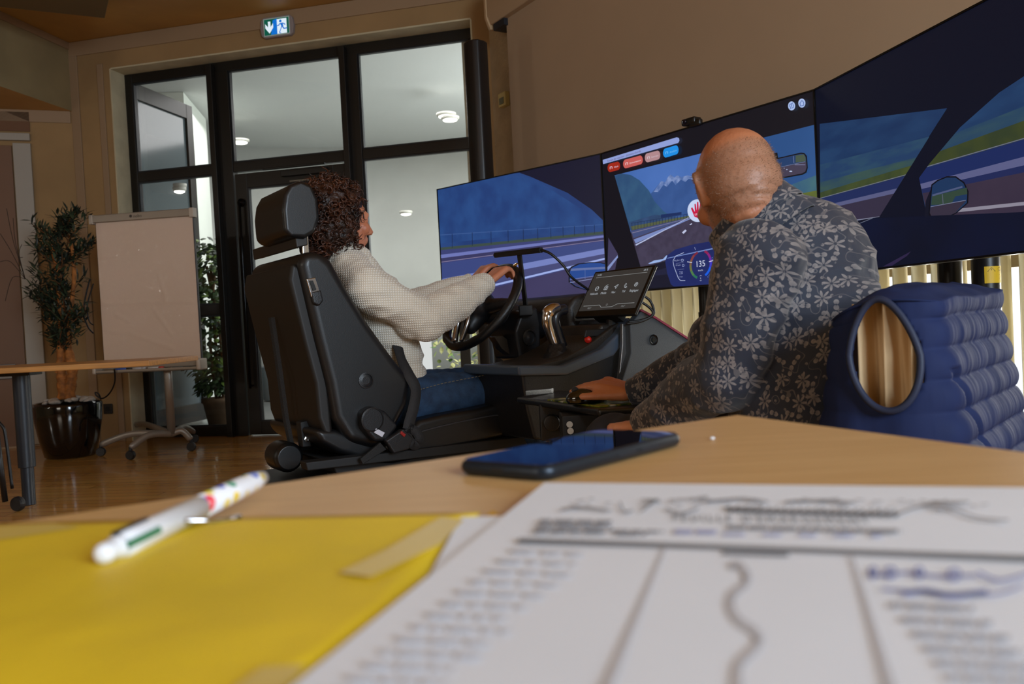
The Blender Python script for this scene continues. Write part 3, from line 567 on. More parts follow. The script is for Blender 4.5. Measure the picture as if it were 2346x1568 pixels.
# menu bar and buttons
D.poly([(1384, 367), (1554, 315), (1559, 317), (1560, 323), (1557, 328), (1385, 376.5)], (142, 158, 214), win=False)
D.text('Temps de réaction : distance d\u2019arrêt', (1394, 372), (1472, 348.5), 4.6, (92, 66, 110))
def pill(x0, y0, x1, y1, h, c, txt, tc):
    n = 8; A = V((x0, y0)); B = V((x1, y1)); pts = [(A.x+h*.6*math.cos(a), A.y+h*math.sin(a)) for a in [PI/2+PI*k/n for k in range(n+1)]]+[(B.x+h*.6*math.cos(a), B.y+h*math.sin(a)) for a in [-PI/2+PI*k/n for k in range(n+1)]]
    D.poly(pts, c, win=False); D.text(txt, (x0+9, y0+.5), (x1+2, y1+2.2), 4.2, tc)
    D.line((x0, y0+3), (x0, y0-2), 1.2, 1.2, tc, win=False); D.line((x0, y0-2), (x0+4.5, y0-3), 1.2, 1.2, tc, win=False); D.line((x0+4.5, y0-3), (x0+4.5, y0+2), 1.2, 1.2, tc, win=False)
pill(1401, 385, 1418, 380.5, 9.8, (158, 40, 24), 'Véhicule', (230, 200, 214)); pill(1437, 376, 1470, 367, 10.2, (196, 92, 88), 'Environnement', (240, 214, 220)); pill(1487, 362, 1510, 356, 10.4, (176, 136, 140), 'Exercice', (214, 196, 206)); pill(1529, 351, 1552, 344, 10.6, (28, 140, 226), 'Analyse', (120, 190, 240))
for x, y in ((1817.5, 243.5), (1841, 237)):
    D.poly(circ(x, y, 8.2, 10.4, 22), (168, 188, 230), win=False)
for q in ([(1836, 238), (1841, 231), (1846, 236)], [(1837, 237), (1837.5, 244), (1845.5, 242), (1845, 235)], [(1813, 246), (1813.5, 240), (1818, 238)], [(1822, 240), (1821.5, 247), (1817, 249)], [(1820, 236), (1814, 251)]):
    for i in range(len(q)-1): D.line(q[i], q[i+1], 1.4, 1.4, (66, 96, 164), win=False)
monitor(SCn, 'middle monitor of the three, showing a motorway through a windscreen with a speed dial', D)
# left display
D = Display(SL, dim=.95); D.poly(full, (20, 22, 46), win=False, uzc=True)
D.poly([(990, 420), (1190, 396), (1215, 405), (1300, 442), (1355, 480), (1395, 518), (1400, 720), (990, 720)], (44, 76, 136), c2=(34, 62, 118), vs=3)
D.poly([(990, 436), (1100, 414), (1188, 398), (1240, 420), (1395, 520), (990, 560)], (42, 78, 138), c2=(34, 64, 122), vs=8)
for k in range(0): x = random.uniform(1060, 1340); y = random.uniform(440, 520); D.poly([(x, y), (x+random.uniform(3, 9), y-3), (x+random.uniform(8, 12), y+3), (x+4, y+5)], (48, 86, 148))
D.poly([(1005, 572), (1395, 534), (1395, 700), (1000, 720)], (66, 74, 128), c2=(60, 66, 118), vs=2)
D.poly([(1005, 568), (1395, 529), (1395, 536), (1005, 574)], (62, 78, 74)); D.line((1005, 539), (1395, 514), 2, 1.6, (60, 92, 150))
for x in (1036, 1082, 1125, 1164, 1199, 1232, 1262, 1290, 1316, 1340, 1362, 1382): D.line((x, 536-(x-1036)*.063), (x+.4, 568-(x-1036)*.098), 1.1, 1.1, (22, 34, 66))
D.poly([(1010, 584), (1395, 538), (1395, 543), (1010, 592)], (114, 124, 190)); D.poly([(1010, 592), (1395, 543), (1395, 550), (1010, 600)], (58, 58, 100)); D.line((1010, 601), (1395, 549), 1.2, 1, (150, 138, 168))
D.poly([(1010, 604), (1395, 552), (1395, 567), (1010, 640)], (60, 74, 132)); D.poly([(1010, 640), (1395, 567), (1395, 580), (1010, 655)], (120, 134, 198)); D.poly([(1010, 656), (1395, 580), (1395, 590), (1010, 676)], (72, 76, 124))
D.line((1010, 683), (1395, 591), 5, 4, (164, 182, 240)); D.poly([(1010, 690), (1395, 594), (1395, 700), (1010, 720)], (66, 62, 100), c2=(60, 56, 92), vs=3)
mo = [(1306, 622), (1312, 613), (1328, 606), (1350, 603), (1375, 603), (1392, 607), (1395, 612), (1395, 668), (1345, 664), (1320, 656), (1306, 645)]
D.poly([(x+(-3 if x < 1340 else 0), y+(-2 if y < 630 else 2)) for x, y in mo], (14, 14, 26)); D.poly(mo, (34, 74, 150)); D.poly([(1308, 616), (1395, 611), (1395, 616), (1308, 621)], (100, 116, 168)); D.poly([(1305, 642), (1395, 630), (1395, 668), (1345, 663), (1320, 655)], (62, 58, 92)); D.line((1306, 641), (1395, 628), 1.4, 1.4, (116, 126, 180)); D.line((1341, 616), (1341, 640), 1, 1, (96, 116, 170)); D.line((1306, 648), (1395, 633), 1, 1, (160, 170, 214))
monitor(SL, 'left monitor of the three, showing a blue mountainside and road barrier', D)
# right display
D = Display(SR, dim=.80); D.poly(full, (15, 20, 40), win=False, uzc=True)
D.poly([(1878, 284), (2170, 248), (2108, 345), (2015, 495), (1900, 515), (1880, 512)], (44, 78, 124), c2=(34, 62, 108), vs=4, stretch=(1, 1, 4))
wl = [SR.uz(*p, .004) for p in [(1878, 284), (2170, 248), (2015, 497), (1880, 520)]]; D.win = wl
D.poly([(1870, 380), (2180, 300), (2180, 420), (1870, 462)], (56, 92, 122), c2=(44, 76, 120), vs=7, stretch=(1, 1, 5)); D.poly([(1870, 420), (2180, 340), (2180, 400), (1870, 452)], (70, 100, 96), c2=(54, 86, 108), vs=7, stretch=(1, 1, 5))
D.poly([(1870, 444), (2180, 352), (2180, 388), (1870, 456)], (86, 98, 50), c2=(66, 80, 52), vs=12); D.line((1870, 457), (2180, 372), 1.6, 1.6, (136, 140, 156)); D.poly([(1870, 458), (2180, 374), (2180, 420), (1870, 478)], (40, 54, 108)); D.poly([(1870, 476), (2180, 402), (2180, 414), (1870, 484)], (108, 112, 158)); D.poly([(1870, 484), (2180, 414), (2180, 560), (1870, 560)], (66, 58, 82)); D.poly([(1900, 512), (2060, 490), (2060, 496), (1900, 517)], (160, 166, 192))
D.win = None
D.poly([(2346, 175), (2290, 212), (2200, 292), (2130, 375), (2106, 408), (2125, 500), (2150, 505), (2346, 484), (2420, 470), (2420, 120)], (44, 80, 128), c2=(36, 66, 112), vs=4, stretch=(1, 1, 4))
w2 = [(2346+80, 120), (2290, 212), (2200, 292), (2130, 375), (2106, 408), (2128, 505), (2430, 478)]; D.win = [SR.uz(*p, .004) for p in w2]
D.poly([(2100, 340), (2420, 215), (2420, 270), (2100, 396)], (58, 92, 112), c2=(48, 82, 116), vs=8, stretch=(1, 1, 5)); D.poly([(2100, 366), (2420, 250), (2420, 300), (2100, 390)], (78, 88, 46), c2=(62, 76, 50), vs=12); D.line((2100, 389), (2420, 296), 2, 2, (130, 136, 160))
D.poly([(2100, 391), (2420, 298), (2420, 350), (2100, 425)], (34, 52, 112)); D.poly([(2100, 424), (2420, 340), (2420, 362), (2100, 436)], (112, 116, 164)); D.poly([(2100, 436), (2420, 362), (2420, 380), (2100, 446)], (40, 52, 106)); D.poly([(2100, 446), (2420, 380), (2420, 520), (2100, 520)], (74, 62, 84), c2=(66, 56, 78), vs=6); D.poly([(2180, 480), (2420, 455), (2420, 463), (2180, 488)], (170, 166, 184))
D.win = None
mo = [(2137, 425), (2150, 415), (2170, 407), (2190, 407), (2208, 420), (2217, 440), (2216, 465), (2190, 488), (2155, 503), (2140, 505), (2131, 488)]
D.poly([(2118, 500), (2122, 460), (2137, 425), (2131, 488), (2140, 507)], (22, 26, 44)); D.poly([(2174+(x-2174)*1.07, 456+(y-456)*1.06) for x, y in mo], (14, 16, 28)); D.poly(mo, (36, 66, 110)); D.poly([(2136, 450), (2216, 430), (2217, 445), (2190, 450), (2180, 468), (2134, 470)], (60, 84, 70)); D.line((2137, 448), (2206, 428), 4, 4, (96, 108, 150)); D.poly([(2133, 475), (2214, 460), (2190, 488), (2155, 503), (2140, 505), (2131, 488)], (66, 58, 78)); D.line((2133, 474), (2214, 459), 1.3, 1.3, (150, 156, 190)); D.line((2160, 445), (2162, 470), 1.6, 1.6, (110, 116, 140))
D.poly([(1880, 560), (1900, 535), (2000, 500), (2346, 486), (2420, 480), (2420, 600), (1880, 640)], (16, 24, 54), c2=(14, 20, 42), vs=3); D.poly([(1885, 525), (1935, 512), (1940, 516), (1890, 540)], (8, 10, 18)); D.line((1882, 548), (2000, 500), 1.4, 1.4, (120, 128, 150)); D.poly([(2024, 611), (2088, 576), (2080, 586), (2045, 609)], (54, 44, 84))
monitor(SR, 'right monitor of the three, the nearest, showing a side window and door mirror', D)
# webcam clipped on the middle monitor
u, z = SCn.uz(1588, 288, 0); z = ZT; t = thing('webcam', 'small black webcam clipped to the top of the middle monitor', 'camera', SCn.P(u, z, 0))
mb = MB(); mb.bx(SCn, u-.045, u+.035, z+.004, z+.034, -.02, .03); mb.bx(SCn, u-.005, u+.06, z-.01, z+.02, .0, .025); mb.build('body', mat('webcam_black', (22, 20, 18), .35), t, bevel=.008)
mb = MB(); mb.lathe([(.011, 0), (.011, .006), (.006, .007)], SCn.P(u-.02, z+.019, .03), (SCn.n.x, SCn.n.y, 0), 14); mb.build('lens', mat('lens_glass', (12, 12, 30), .05), t, smooth=True)
# stands
m_pole = mat('pole_black', (14, 15, 17), .35)
def pole(px, py, y, r, label, lab=False, r2=None, zc=.84):
    p = at(px, py, y); t = thing('monitor_stand', label, 'stand', (p.x, p.y, 0), 'black stands under the monitors')
    mb = MB(); mb.tube([(p.x, p.y, .03), (p.x, p.y, zc)], r2 or r*1.12, 24); mb.build('outer_tube', m_pole, t, smooth=False, bevel=.002)
    mb = MB(); mb.tube([(p.x, p.y, zc-.02), (p.x, p.y, 1.25)], r, 24); mb.build('inner_tube', m_pole, t, bevel=.002)
    mb = MB(); mb.box((p.x, p.y, .015), (.5, .35, .03)); mb.build('foot_plate', mat('foot_black', (18, 18, 20), .5), t, bevel=.005)
    if lab:
        zt_ = at(2260, 612, y).z; zb_ = at(2260, 650, y).z; mb = MB(); R_ = (r2 or r*1.12)+.0012
        mb.grid(lambda i, j: V((p.x+math.cos(math.radians(-125+100*i))*R_, p.y+math.sin(math.radians(-125+100*i))*R_, zb_+(zt_-zb_)*j)), 12, 2); mb.mi = 1
        def lp(i, j): return V((p.x+math.cos(math.radians(-125+100*i))*(R_+.0006), p.y+math.sin(math.radians(-125+100*i))*(R_+.0006), zb_+(zt_-zb_)*j))
        def seg(a, b, w=.012):
            mb.poly([lp(a[0], a[1]-w), lp(b[0], b[1]-w), lp(b[0], b[1]+w), lp(a[0], a[1]+w)]) if abs(a[0]-b[0]) > .03 else mb.poly([lp(a[0]-w*.7, a[1]), lp(a[0]+w*.7, a[1]), lp(b[0]+w*.7, b[1]), lp(b[0]-w*.7, b[1])])
        for a, b in (((.12, .7), (.28, .93)), ((.28, .93), (.44, .7)), ((.12, .7), (.44, .7)), ((.28, .85), (.28, .76)), ((.56, .7), (.84, .7))): seg(a, b)
        c_ = [(.7+.13*math.cos(k*PI/6), .83+.1*math.sin(k*PI/6)) for k in range(13)]
        for i in range(12): seg(c_[i], c_[i+1], .01)
        for k in range(8): seg((.1, .62-k*.07), (.86-.1*(k % 3), .62-k*.07), .008)
        mb.build('warning_label', [mat('label_yellow', (214, 178, 30), .5), mat('label_ink', (60, 48, 14), .6)], t)
pole(1618, 680, 3.95, .036, 'black pole under the middle monitor, left of the bald man')
pole(2176, 620, 2.95, .036, 'black tube stand under the right monitor, the plain left one', zc=.99)
pole(2258, 620, 2.75, .038, 'black tube stand with a yellow warning label under the right monitor', True, zc=.985)
# ---------------------------------------------------------------- flipchart
fl = at(206, 495, 6.12); fr = at(446, 488, 6.0); VF = VP((fl.x, fl.y), (fr.x-fl.x, fr.y-fl.y)); Wf = (V((fr.x, fr.y))-V((fl.x, fl.y))).length
zt = fl.z; zb = VF.uz(330, 838)[1]
t = thing('flipchart', 'wheeled flipchart easel with a blank pad under crumpled clear film', 'flipchart', VF.P(Wf*.62, 0))
m_alu = mat('flipchart_aluminium', (150, 138, 124), .42, metal=.35); m_alu2 = mat('flipchart_cap', (186, 174, 160), .4, metal=.2)
mb = MB(); mb.bx(VF, .03, Wf-.02, zb+.02, zt-.03, -.035, -.012); mb.build('board', mat('board_edge', (40, 36, 36), .5), t, bevel=.003)
def film_mat():
    m = bpy.data.materials.new('paper_under_film'); m.use_nodes = True; nt = m.node_tree; N = nt.nodes; L = nt.links; b = N['Principled BSDF']; b.inputs['Base Color'].default_value = rgb((214, 190, 170)); b.inputs['Roughness'].default_value = .8
    b.inputs['Coat Weight'].default_value = .8; b.inputs['Coat Roughness'].default_value = .05
    tc = N.new('ShaderNodeTexCoord'); nz = N.new('ShaderNodeTexNoise'); nz.inputs['Scale'].default_value = 24; nz.inputs['Detail'].default_value = 4; nz.inputs['Distortion'].default_value = 1.0; L.new(tc.outputs['Object'], nz.inputs['Vector'])
    bp = N.new('ShaderNodeBump'); bp.inputs['Strength'].default_value = .5; bp.inputs['Distance'].default_value = .02; L.new(nz.outputs['Fac'], bp.inputs['Height']); L.new(bp.outputs[0], b.inputs['Coat Normal']); return m
creases = [((.02, .42), (.95, .40)), ((.1, .22), (.3, .2)), ((.3, .2), (.72, .08)), ((.05, .06), (.22, .16)), ((.15, .34), (.28, .29)), ((.55, .36), (.72, .18)), ((.04, .74), (.3, .76)), ((.62, .6), (.68, .42))]
def fz(i, j):
    h = 0
    for (a, b) in creases:
        A = V(a); B = V(b); P_ = V((i, j)); tt = max(0, min(1, (P_-A).dot(B-A)/(B-A).length_squared)); dd = (P_-A.lerp(B, tt)).length; h += .004*math.exp(-(dd/.012)**2)
    return h
mb = MB(); mb.grid(lambda i, j: VF.P(.035+(Wf-.06)*i, zb+.03+(zt-zb-.07)*j, -.010+fz(i, j)), 60, 80); mb.build('pad', film_mat(), t, smooth=True)
mb = MB(); mb.bx(VF, .025, Wf-.03, zt-.055, zt+.0, -.03, .016); mb.build('clamp_bar', m_alu, t, bevel=.005)
mb = MB(); mb.bx(VF, 0, .03, zt-.065, zt+.004, -.032, .02); mb.build('clamp_cap', m_alu2, t, bevel=.004); mb = MB(); mb.bx(VF, Wf-.035, Wf, zt-.065, zt+.004, -.032, .02); mb.build('clamp_cap', m_alu2, t, bevel=.004)
mb = MB(); add_text(mb, 'nobo', .032, VF.P(Wf*.43, zt-.038, .0166), (VF.d.x, VF.d.y, 0), (0, 0, 1)); o = VF.P(Wf*.405, zt-.026, .0166); mb.poly([o+V((VF.d.x, VF.d.y, 0))*.011*math.cos(a)+V((0, 0, .011*math.sin(a))) for a in [k*PI/8 for k in range(16)]]); mb.build('lettering', mat('logo_dark', (60, 50, 44), .5), t)
mb = MB(); mb.bx(VF, .0, Wf+.01, zb-.02, zb+.035, -.03, .0); mb.bx(VF, .015, Wf, zb-.045, zb-.03, -.03, .075); mb.bx(VF, .015, Wf, zb-.045, zb-.02, .065, .075); mb.build('pen_tray', m_alu, t, bevel=.006)
mb = MB(); mb.bx(VF, -.01, .02, zb-.048, zb+.03, -.03, .08); mb.build('tray_cap', m_alu2, t, bevel=.01); mb = MB(); mb.bx(VF, Wf-.02, Wf+.015, zb-.048, zb+.035, -.03, .08); mb.build('tray_cap', m_alu2, t, bevel=.012)
hb = onz(372, 1010, .12); hub = V((VF.P(Wf*.62, 0, -.05).x, VF.P(Wf*.62, 0, -.05).y, .14))
mb = MB(); mb.tube([hub, V((hub.x, hub.y, zb+.3))], .03, 18, flat=.75); mb.build('post', mat('post_alu', (158, 152, 144), .38, metal=.5), t, smooth=True)
for px, py in ((232, 1046), (300, 1054), (439, 1034), (446, 1015), (290, 1000)):
    e = onz(px, py, 0); e = V((e.x, e.y, .085)); mid = hub.lerp(e, .55)+V((0, 0, .045))
    mb = MB(); mb.tube(smooth_curve([hub, mid, e], 6), [.024]*12+[.018], 10, flat=.8); mb.build('arm', MC['post_alu'], t, smooth=True)
    mb = MB(); d = V((random.uniform(-1, 1), random.uniform(-.4, .4), 0)).normalized(); mb.lathe([(.001, -.018), (.03, -.018), (.034, -.008), (.034, .008), (.03, .018), (.001, .018)], V((e.x, e.y, .034)), d.cross(V((0, 0, 1))), 18); mb.tube([V((e.x, e.y, .05)), V((e.x, e.y, .09))], .012, 8); mb.build('castor', mat('castor_black', (24, 24, 26), .5), t, smooth=False)
for k, (u_, L_, c_, lb) in enumerate(((.16, .13, (40, 90, 190), 'blue marker lying in the flipchart tray'), (.30, .1, (200, 200, 205), 'white marker in the flipchart tray between the blue and the red-capped one'), (.42, .12, (200, 60, 50), 'white marker with red cap in the flipchart tray'))):
    tt = thing('marker', lb, 'pen', VF.P(u_, zb-.03, .04)); col = c_ if k != 2 else (210, 206, 204)
    mb = MB(); mb.tube([VF.P(u_, zb-.0185, .05), VF.P(u_+L_*.7, zb-.0185, .05)], .009, 12); mb.build('barrel', mat('marker_body_%d' % k, col, .4), tt, smooth=True)
    mb = MB(); mb.tube([VF.P(u_+L_*.7, zb-.0185, .05), VF.P(u_+L_, zb-.0185, .05)], .0098, 12); mb.build('cap', mat('marker_cap_%d' % k, c_ if k else (30, 30, 34), .4), tt, smooth=True)
# ---------------------------------------------------------------- olive tree in black pot
c = onz(163, 1046, 0); t = thing('potted_olive_tree', 'artificial olive tree with twin brown trunks in a glossy black pot', 'plant', (c.x, c.y, 0))
mb = MB(); mb.lathe([(.155, 0), (.175, .012), (.205, .14), (.228, .28), (.236, .385), (.228, .412), (.212, .405), (.205, .37), (.01, .365)], c, n=48); mb.build('pot', mat('glossy_black_pot', (10, 10, 12), .12, coat=.6), t, smooth=True)
pebm = mat('pebble_white', (196, 188, 178), .6, var=.08, vs=30); mb = MB(); mb.ball((0, 0, 0), (.035, .026, .016), seg=2); pme = mb.mesh('pebble', pebm, True)
for k in range(30):
    a = random.uniform(0, 2*PI); r = .18*math.sqrt(random.random()); o = bpy.data.objects.new('pebble', pme); COL.objects.link(o); o.parent = t; o.location = (math.cos(a)*r, math.sin(a)*r, .405+random.random()*.02+.02*(1-r/.18)); o.rotation_euler = (random.uniform(-.3, .3), random.uniform(-.3, .3), random.uniform(0, 3)); s_ = random.uniform(.7, 1.2); o.scale = (s_, s_, s_)
mtr = mat('trunk_orange_brown', (168, 104, 44), .7, var=.25, vs=18, bump=.6, bs=60)
def px3(px, py, dy=0): return at(px, py, c.y+dy)
for pts, rr in (([(148, 915), (144, 880), (140, 845), (140, 800), (142, 740), (134, 640), (120, 560)], [.05, .042, .036, .03, .028, .022, .012]), ([(158, 915), (162, 880), (166, 850), (158, 800), (162, 720), (170, 620), (160, 540)], [.046, .04, .042, .022, .018, .014, .01])):
    P_ = smooth_curve([px3(*q) for q in pts], 4); R_ = [rr[min(i//4, 6)]*(1-.25*(i % 4)/4*(1 if i//4 < 6 else 0))*(1+.12*math.sin(i*2.3)) for i in range(len(P_))]
    mb = MB(); mb.tube(P_, R_, 10)
    for i in range(0, 9): q = P_[i]; d = V((random.choice((-1, 1)), random.uniform(-1, .2), .2)).normalized(); mb.tube([q+d*R_[i]*.8, q+d*(R_[i]+.014)], [.006, .001], 5)
    mb.build('trunk', mtr, t, smooth=True)
mb = MB(); tw = []
for k in range(64):
    py = 480+random.random()**.9*300; px = 138+random.uniform(-1, 1)*(70 if py < 720 else 48); base = px3(145+random.uniform(-12, 14), py+45); tip = px3(px, py, random.uniform(-.18, .22)); tw.append((base, tip)); mb.tube([base, base.lerp(tip, .5)+rnd(.02), tip], [.005, .004, .002], 5)
tag(mb.build('twigs', mat('twig_brown', (104, 66, 34), .8), t), kind='stuff')
mb = MB()
for base, tip in tw:
    for j in range(34):
        p = base.lerp(tip, .2+.85*random.random())+rnd(.03); mb.mi = random.choice([0, 0, 1, 1, 1]); leaf(mb, p, (tip-base).normalized()*.5+rnd(.9)+V((0, 0, .25)), random.uniform(.055, .095), random.uniform(.015, .024))
tag(mb.build('foliage', [mat('olive_leaf', (58, 72, 50), .5, var=.2, vs=20), mat('olive_leaf_dark', (34, 44, 34), .5, var=.2, vs=20)], t), kind='stuff')
# bare twigs of a dried arrangement at the far left
mb = MB(); b_ = px3(20, 640)
for e in ((15, 478), (50, 560), (0, 535), (30, 500), (0, 600), (52, 590), (12, 690)):
    q = px3(*e); mb.tube(smooth_curve([px3(58, 640), px3(40, 600).lerp(q, .4), q], 4), .0022, 5)
tag(mb.build('dry_branch', mat('twig_dark', (52, 40, 30), .8), t), kind=None)
# socket and cable
u, z = WA.uz(249, 937, .2); tt = thing('wall_socket', 'square black double socket low on the wall between pot and flipchart', 'socket', WA.P(u, z-.04, .2))
mb = MB(); mb.bx(WA, u-.042, u+.042, z-.042, z+.042, .2, .215); mb.build('plate', mat('socket_black', (34, 28, 24), .5), tt, bevel=.004)
mb = MB(); mb.lathe([(.022, 0), (.022, .001), (.019, .001), (.018, -.004)], WA.P(u, z, .216), (WA.n.x, WA.n.y, 0), 18); mb.build('recess', mat('socket_recess', (14, 12, 12), .6), tt)
mb = MB(); mb.tube(smooth_curve([at(262, 845, 6.0), at(263, 875, 6.05), at(252, 900, 6.12), at(236, 913, 6.2), at(222, 908, 6.2), at(218, 900, 6.2), at(226, 903, 6.2), at(231, 915, 6.22)], 8), .0055, 8); tag(mb.build('power_cable', mat('cable_black', (14, 14, 15), .45), smooth=True), 'black cable hanging in a curve from the flipchart tray to the black pot', 'cable')
mb = MB(); mb.tube(smooth_curve([at(206, 640, 6.3), at(196, 680, 6.3), at(192, 720, 6.3), at(202, 750, 6.3), at(214, 764, 6.3)], 6), .006, 8); mb.tube(smooth_curve([at(214, 650, 6.3), at(200, 700, 6.3), at(204, 735, 6.3), at(214, 745, 6.3)], 6), .005, 8); tag(mb.build('coiled_cable', MC['cable_black'], smooth=True), 'black cable loops hanging beside the left edge of the flipchart', 'cable')
# ---------------------------------------------------------------- folding table at the far left
fr_ = onz(343, 826, .74); t = thing('side_table', 'beech folding table with thick dark round leg at the left edge', 'table', (fr_.x-.6, fr_.y+.3, 0))
m_bee = mat('beech_laminate', (196, 140, 76), .38, var=.07, vs=5, stretch=(1, 12, 12))
zz = .71; pf = [V((-1.82, 4.15, zz)), V((-1.80, 4.75, zz)), V((-3.5, 4.68, zz)), V((-3.5, 4.03, zz))]
mb = MB(); mb.prism(pf, (0, 0, .028)); mb.build('tabletop', m_bee, t, bevel=.003)
lg = V((-2.6, 4.38, 0)); m_leg = mat('leg_grey_black', (32, 38, 46), .4)
mb = MB(); mb.tube([lg+V((0, 0, .0)), lg+V((0, 0, .22))], .032, 20); mb.tube([lg+V((0, 0, .2)), lg+V((0, 0, .69))], .042, 24); mb.build('leg', m_leg, t, bevel=.003)
mb = MB(); mb.box((lg.x, lg.y, .698), (.16, .12, .022)); mb.build('bracket', m_leg, t, bevel=.003)
mb = MB(); a = V((-2.60, 4.2, .08)); mb.tube(smooth_curve([at(-30, 950, 4.25), at(4, 975, 4.25), at(14, 1010, 4.25), at(28, 1120, 4.25)], 6), .008, 8); mb.tube([at(-10, 980, 4.2), at(12, 1150, 4.2)], .014, 8); mb.build('strut', mat('strut_black', (18, 18, 20), .4), t, smooth=True)
c2_ = at(40, 1140, 4.22); mb = MB(); mb.lathe([(.001, -.016), (.034, -.016), (.038, -.006), (.038, .006), (.034, .016), (.001, .016)], V((c2_.x, c2_.y, .038)), (.3, 1, 0), 20); mb.build('castor', MC['castor_black'], t)
# ================================================================ FOREGROUND TABLE
TZ = .74
K = V((.213, .794)); e1 = V((-.844, -.537)); e2 = V((.39, -.921))
tc_ = [K, K+e1*1.7, K+e1*1.7+e2*1.25, K+e2*1.25]
def beech():
    m = bpy.data.materials.new('beech_top'); m.use_nodes = True; nt = m.node_tree; N = nt.nodes; L = nt.links; b = N['Principled BSDF']
    tc = N.new('ShaderNodeTexCoord'); mp = N.new('ShaderNodeMapping'); mp.inputs['Rotation'].default_value = (0, 0, -.566); mp.inputs['Scale'].default_value = (1.6, 26, 1); L.new(tc.outputs['Object'], mp.inputs[0])
    nz = N.new('ShaderNodeTexNoise'); nz.inputs['Scale'].default_value = 5; nz.inputs['Detail'].default_value = 6; L.new(mp.outputs[0], nz.inputs['Vector'])
    cr = N.new('ShaderNodeValToRGB'); cr.color_ramp.elements[0].position = .3; cr.color_ramp.elements[1].position = .7; cr.color_ramp.elements[0].color = rgb((198, 156, 100)); cr.color_ramp.elements[1].color = rgb((212, 172, 116))
    L.new(nz.outputs['Fac'], cr.inputs[0]); L.new(cr.outputs[0], b.inputs['Base Color']); b.inputs['Roughness'].default_value = .42; return m
m_top = beech()
t = thing('table', 'light beech table top in the foreground carrying phone, pen and papers', 'table', (-.2, 0, 0))
mb = MB(); mb.prism([V((p.x, p.y, TZ-.026)) for p in tc_], (0, 0, .026)); mb.build('tabletop', m_top, t, bevel=.003, seg=3)
for k, (a, b) in enumerate(((.08, .08), (1.6, .08), (1.6, 1.17), (.08, 1.17))):
    p = K+e1*a+e2*b; mb = MB(); mb.tube([(p.x, p.y, 0), (p.x, p.y, TZ-.026)], .024, 18); mb.build('leg', m_leg, t, bevel=.002)
# yellow folder
def tz(px, py, z): return onz(px, py, z)
zf = TZ+.0035
fo = [onz(-260, 1212, zf), onz(1182, 1172, zf), onz(1052, 1212, zf), onz(1010, 1285, zf), onz(940, 1382, zf), onz(640, 1600, zf), V((-.12, .08, zf)), V((-.40, .10, zf))]
m_yel = mat('yellow_card', (228, 196, 36), .6, var=.06, vs=6, bump=.1, bs=30); m_yel2 = mat('yellow_card_back', (214, 164, 10), .6)
t = thing('folder', 'bright yellow card folder lying on the table under the pen', 'folder', V((-.2, .28, TZ)))
fa = onz(-260, 1212, zf); fb = onz(1100, 1180, zf); fc_ = onz(1052, 1215, zf); fd = onz(936, 1384, zf); fe = onz(640, 1600, zf)
def fold(i, j):     # i across, j towards the viewer
    A = fa.lerp(fb, i); r0 = V((-.42, .10, zf)); e_ = fe.lerp(fe, 0)
    right = [fb, fc_, onz(1004, 1290, zf), fd, onz(820, 1480, zf), fe, V((-.085, .12, zf))]; q = j*(len(right)-1); k = min(int(q), len(right)-2); Rr = right[k].lerp(right[k+1], q-k)
    Lf = fa.lerp(r0, j); p = Lf.lerp(Rr, i); n = mnoise.noise(V((p.x*9, p.y*9, 0)))*.0012
    return V((p.x, p.y, zf+.0008+n+.001*math.sin(i*3)))
mb = MB(); mb.grid(fold, 26, 26); o = mb.build('cover', m_yel, t, smooth=True); sm = o.modifiers.new('s', 'SOLIDIFY'); sm.thickness = .0009; sm.offset = -1
mb = MB(); mb.prism([V((p.x, p.y, TZ+.0006)) for p in (fa, fb+V((.012, .0, 0)), onz(1130, 1178, TZ), onz(1060, 1225, TZ), onz(955, 1395, TZ), V((-.07, .12, TZ)), V((-.42, .1, TZ)))], (0, 0, .0012)); mb.build('back_cover', m_yel2, t)
mt = mat('clear_tape', (214, 186, 96), .35)
for q in ([(1010, 1185), (1062, 1192), (1010, 1246), (850, 1322), (778, 1312), (880, 1262)], [(520, 1585), (600, 1530), (700, 1524), (640, 1590)], [(-5, 1206), (120, 1200), (180, 1208), (40, 1230), (-5, 1236)]):
    mb = MB(); mb.prism([onz(x, y, zf+.0023) for x, y in q], (0, 0, .0001)); mb.build('tape', mt, t)
# sheets of paper
m_pap = mat('paper_white', (232, 236, 244), .7, var=.01); m_ink = mat('ink_grey', (146, 144, 148), .7); m_inkd = mat('ink_dark', (84, 84, 88), .7); m_blue = mat('ink_blue', (96, 104, 176), .7); m_faint = mat('ink_faint', (210, 210, 216), .7)
zp = TZ+.0062
t = thing('paper_sheet', 'white sheet peeking out between the yellow folder and the attendance sheet', 'paper', V((.02, .3, TZ)))
q = [onz(1056, 1187, zp-.001), onz(1300, 1180, zp-.001), V((.16, .14, zp-.001)), V((-.075, .14, zp-.001)), onz(700, 1560, zp-.001), onz(955, 1375, zp-.001)]
mb = MB(); mb.prism(q, (0, 0, .0004)); mb.build('sheet', m_pap, t)
for a, b, w in (((1110, 1235), (1170, 1205), 9), ((1072, 1272), (1102, 1262), 20)):
    A, B = V(a), V(b); n = V((0, w/2)); mb = MB(); mb.poly([onz(*p, zp-.0004) for p in (A+n, B+n, B-n, A-n)]); mb.build('printed_word', m_inkd, t)
t = thing('attendance_sheet', 'printed attendance sheet with signature columns and blue handwriting, front right', 'paper', V((.1, .25, TZ)))
c0 = V((.0145, .4715)); ea = V((.954, -.30)).normalized(); eb = V((-.288, -.957)).normalized()
def sh(a, b, z): q = c0+ea*a+eb*b; return V((q.x, q.y, z+.0012*math.sin(a*14)*math.sin(b*9)+.001))
